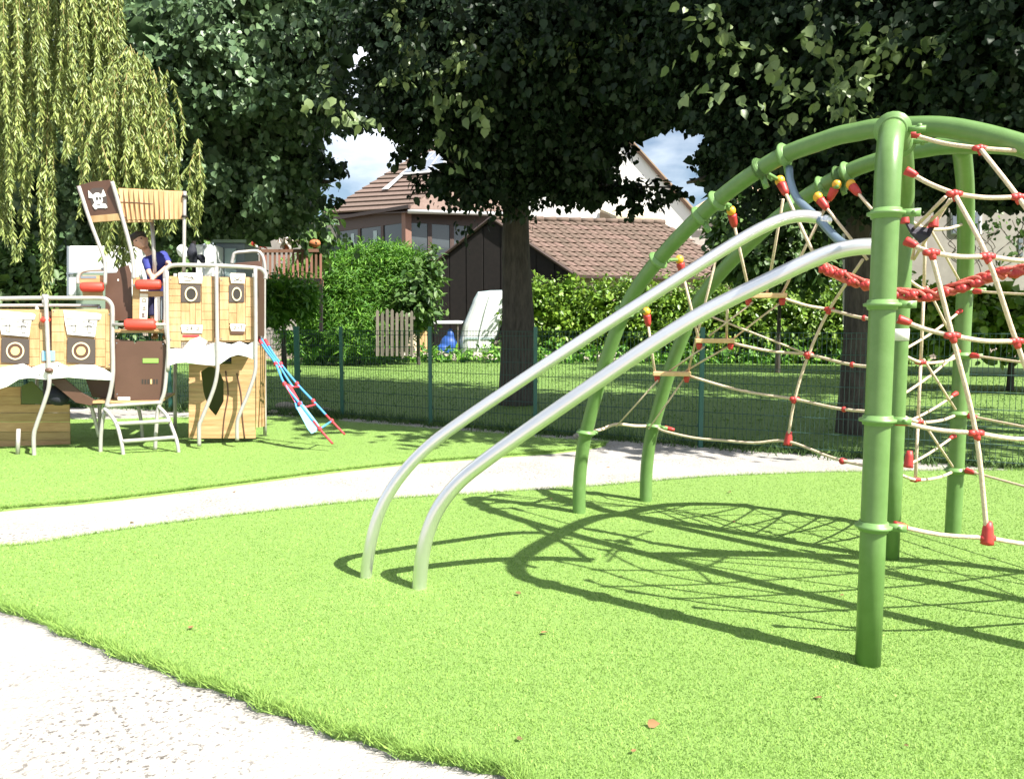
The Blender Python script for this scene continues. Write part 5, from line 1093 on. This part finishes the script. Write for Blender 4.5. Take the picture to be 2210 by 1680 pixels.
# --- conifer hedge (thuja) with feathery upright sprays
def hedge(name, label, blobs, m, n, per, size, width, spread, interior, isize, droop=-0.5, shell=.72, cat='hedge'):
    t = thing(name, label, cat)
    crown('foliage', m, t, blobs, n, per, size, spread, interior=interior, isize=isize, width=width, droop=droop, shell=shell)
    c = V((0, 0, 0))
    for b in blobs: c += V(b[0])
    c /= len(blobs); MB().tube([V((c.x, c.y, -.1)), V((c.x, c.y, c.z))], [.09, .03], 6).build('stem', 'bark', t)
    return t
hedge('conifer_hedge', 'tall bright green conifer hedge below the sun room', [pb(748, 633, 32, 85, 80), pb(828, 618, 32.3, 85, 65), pb(698, 658, 32, 55, 90), pb(778, 718, 31.6, 90, 65), pb(678, 738, 31.8, 60, 45), pb(878, 628, 32.6, 50, 55), pb(848, 688, 32.2, 60, 60), pb(718, 580, 32, 60, 32), pb(778, 570, 32, 60, 28), pb(838, 570, 32, 55, 26), pb(888, 580, 32.4, 38, 26), pb(658, 618, 32, 40, 50), pb(643, 708, 31.8, 30, 60), pb(713, 608, 31.6, 60, 45), pb(908, 608, 32.6, 25, 35)], 'thuja_leaf', 5200, 12, 0.20, .20, .26, 3500, .5, droop=-1.1, shell=.7)
hedge('climbing_shrub', 'loose leafy climber between the conifer hedge and the barn', [pb(905, 640, 31.5, 32, 50), pb(880, 680, 31.2, 35, 35), pb(920, 590, 32, 25, 30)], 'bush_leaf', 160, 8, .28, .7, .3, 200, .4, cat='shrub')
hedge('young_conifer', 'small light green conifer bush below the terrace', [pb(590, 665, 22, 22, 45), pb(600, 640, 22, 12, 30), pb(640, 650, 22.4, 35, 35)], 'thuja_leaf', 260, 10, .2, .3, .2, 300, .4, droop=-.7, cat='shrub')
hedge('laurel_hedge', 'clipped laurel hedge with sunlit top right of the trunk', [pb(1150 + i * 72, 672 + (i % 3) * 3, 36.5 - i * .35, 52, 62, 1.1) for i in range(12)] + [pb(1150 + i * 72, 720, 36.3 - i * .35, 52, 50, 1.1) for i in range(12)], 'laurel_leaf', 4200, 9, .19, .75, .26, 5000, .5, droop=-.2, shell=.72)
hedge('laurel_hedge', 'clipped laurel hedge in front of the beige house at the right edge', [pb(1980 + i * 85, 650 - i * 3, 20 - i * .3, 70, 62, .9) for i in range(6)] + [pb(1980 + i * 85, 710, 20 - i * .3, 70, 40, .9) for i in range(6)], 'laurel_leaf', 1200, 9, .20, .8, .2, 2400, .4, droop=-.2, shell=.7)
hedge('garden_bush', 'rounded green bush seen between the two green arches', [pb(1600, 480, 26, 60, 55), pb(1680, 500, 26, 70, 75), pb(1740, 540, 26, 60, 60), pb(1640, 550, 26, 80, 50), pb(1770, 480, 27, 45, 50)], 'bush_leaf', 900, 10, .24, .75, .26, 1500, .4, shell=.5, droop=.1, cat='bush')
hedge('garden_bush', 'dark bushes at the far left behind the ship rail', [pb(20, 590, 15, 90, 55), pb(-60, 640, 14.5, 120, 60), pb(90, 640, 15, 60, 40), pb(290, 640, 16, 120, 40), pb(200, 690, 16, 160, 50), pb(0, 700, 16, 160, 50)], 'bush_leaf', 1100, 10, .16, .7, .2, 2500, .35, shell=.5, droop=.2, cat='bush')
# distant wood behind the houses
hedge('far_wood', 'distant line of trees beyond the houses at the left', [pb(-200 + i * 95, 575 + (i * 37 % 50), 90, 90, 110, 6) for i in range(12)] + [pb(1500 + i * 120, 560, 90, 110, 90, 6) for i in range(8)], 'bush_leaf', 2200, 8, .9, .9, 1.1, 1500, 2.0, cat='trees')['kind'] = 'stuff'
# bare climbing stems on the beige wall
vn = thing('wall_vine', 'thin bare vine stems on the beige wall', 'vine')
mb = MB()
for i in range(16):
    u = random.uniform(2060, 2240); v = random.uniform(560, 600); pts = [P(u, v, 22.6)]
    for k in range(5): u += random.uniform(-22, 26); v -= random.uniform(10, 26); pts.append(P(u, v, 22.6 + random.uniform(-.2, .2)))
    mb.tube(cat_rom(pts, 3), .014, 5, False)
mb.build('stems', 'grey_wood', vn); crown('foliage', 'bush_leaf', vn, [pb(2150, 470, 22.5, 60, 40, .3), pb(2210, 520, 22.5, 40, 50, .3)], 30, 5, .16, .2)
# weeds and stones at the fence foot
def weeds():
    VV = []; FF = []; off = 0
    pts = []
    for i in range(len(FPTS) - 1):
        (ax, ay), (bx, by) = FPTS[i], FPTS[i + 1]; n = int(260 * (2.2 if i in (1, 2, 3) else 1.0))
        t = RNG.random(n); pts.append(np.stack([ax + (bx - ax) * t, ay + (by - ay) * t + RNG.normal(size=n) * .16 + (.12 if i not in (2, 3) else -.05)], 1))
    p = np.concatenate(pts); n = len(p); v, f = blades(np.repeat(p[:, 0], 5) + RNG.normal(size=n * 5) * .03, np.repeat(p[:, 1], 5) + RNG.normal(size=n * 5) * .03, PZ - .01, .05 + .14 * RNG.random(n * 5) ** 2, .012 + .012 * RNG.random(n * 5), .8)
    tag(np_mesh('weeds', v, f, 'weed'), 'weeds and rough grass along the foot of the mesh fence', 'weeds', kind='stuff')
    # rough grass of the far lawn
    n = 60000; x = RNG.uniform(-16, 16, n); y = 9 + 26 * RNG.random(n) ** 1.2; poly = [(a, b + .3) for a, b in FPTS] + [(30, 9), (34, 37), (-40, 37), (-40, FPTS[0][1])]
    k = inpoly(x, y, poly) & (np.abs(x) < .7 * y); x = x[k]; y = y[k]; m = len(x)
    v, f = blades(x, y, PZ - .01, .02 + .03 * RNG.random(m), .01 + .0012 * y, .9)
    tag(np_mesh('lawn_blades', v, f, 'lawn_blade'), 'mown grass of the lawn beyond the mesh fence', 'grass', kind='stuff')
weeds()
hedge('bank_plants', 'low leafy plants along the stone edging beyond the lawn', [pb(760 + i * 62, 768 + (i * 17 % 9), 34.0 - .1 * i, 30, 12 + (i * 7 % 9), .5) for i in range(19)], 'thuja_leaf', 420, 9, .22, .45, .2, 300, .3, cat='plants')['kind'] = 'stuff'
for i, (u, v, s, lab) in enumerate(((615, 880, .16, 'largest grey rock at the fence foot behind the rope ladder'), (660, 884, .12, 'grey rock right of the thick fence post'), (700, 892, .15, 'broad grey rock just left of the second slim fence post'), (590, 893, .1, 'grey rock nearest the ship tower leg'), (632, 894, .07, 'smallest grey rock in front of the thick fence post'), (1250, 945, .1, 'small rough rock on the path behind the sliding bars'))):
    c = G(u, v, PZ); tag(remesh(MB().ell(c + V((0, 0, s * .25)), s * 1.3, s, s * .55, 9, 6, Matrix.Rotation(i, 3, 'Z')).ell(c + V((s * .6, 0, s * .15)), s * .8, s * .7, s * .4, 9, 6).build('rock', 'stone', None, True), .02, 1), lab, 'rock', 'rocks at the fence foot')

def litter():
    n = 36; x = RNG.uniform(-4.5, 5, n); y = 2.4 + 7.5 * RNG.random(n) ** 1.3; z = np.where(inpoly(x, y, front) | inpoly(x, y, rear), .012, PZ + .004)
    ax = RNG.normal(size=(n, 3)); ax[:, 2] *= .15; nr = np.tile((0., 0., 1.), (n, 1)) + RNG.normal(size=(n, 3)) * .25
    v, f = leaf_arrays(np.stack([x, y, z], 1), ax, nr, .018 + .03 * RNG.random(n), .8); tag(np_mesh('leaf_litter', v, f, 'dry_leaf'), 'dry fallen leaves scattered over turf and path', 'leaves', kind='stuff')
mat('dry_leaf', (0.22, 0.13, 0.05), 0.8, island=0.5)
litter()
for u, v in ((116, 671), (236, 678), (116, 786), (236, 786), (369, 602), (459, 602), (369, 732), (478, 604), (548, 604), (478, 730), (548, 728), (386, 760), (520, 755), (252, 740), (352, 742), (253, 850)):
    ring(u, v, 1.3, 1.3, 0.024 if v not in (760, 755) else .053, 0.006, 'grey_paint', ship, 'bolt', 8)
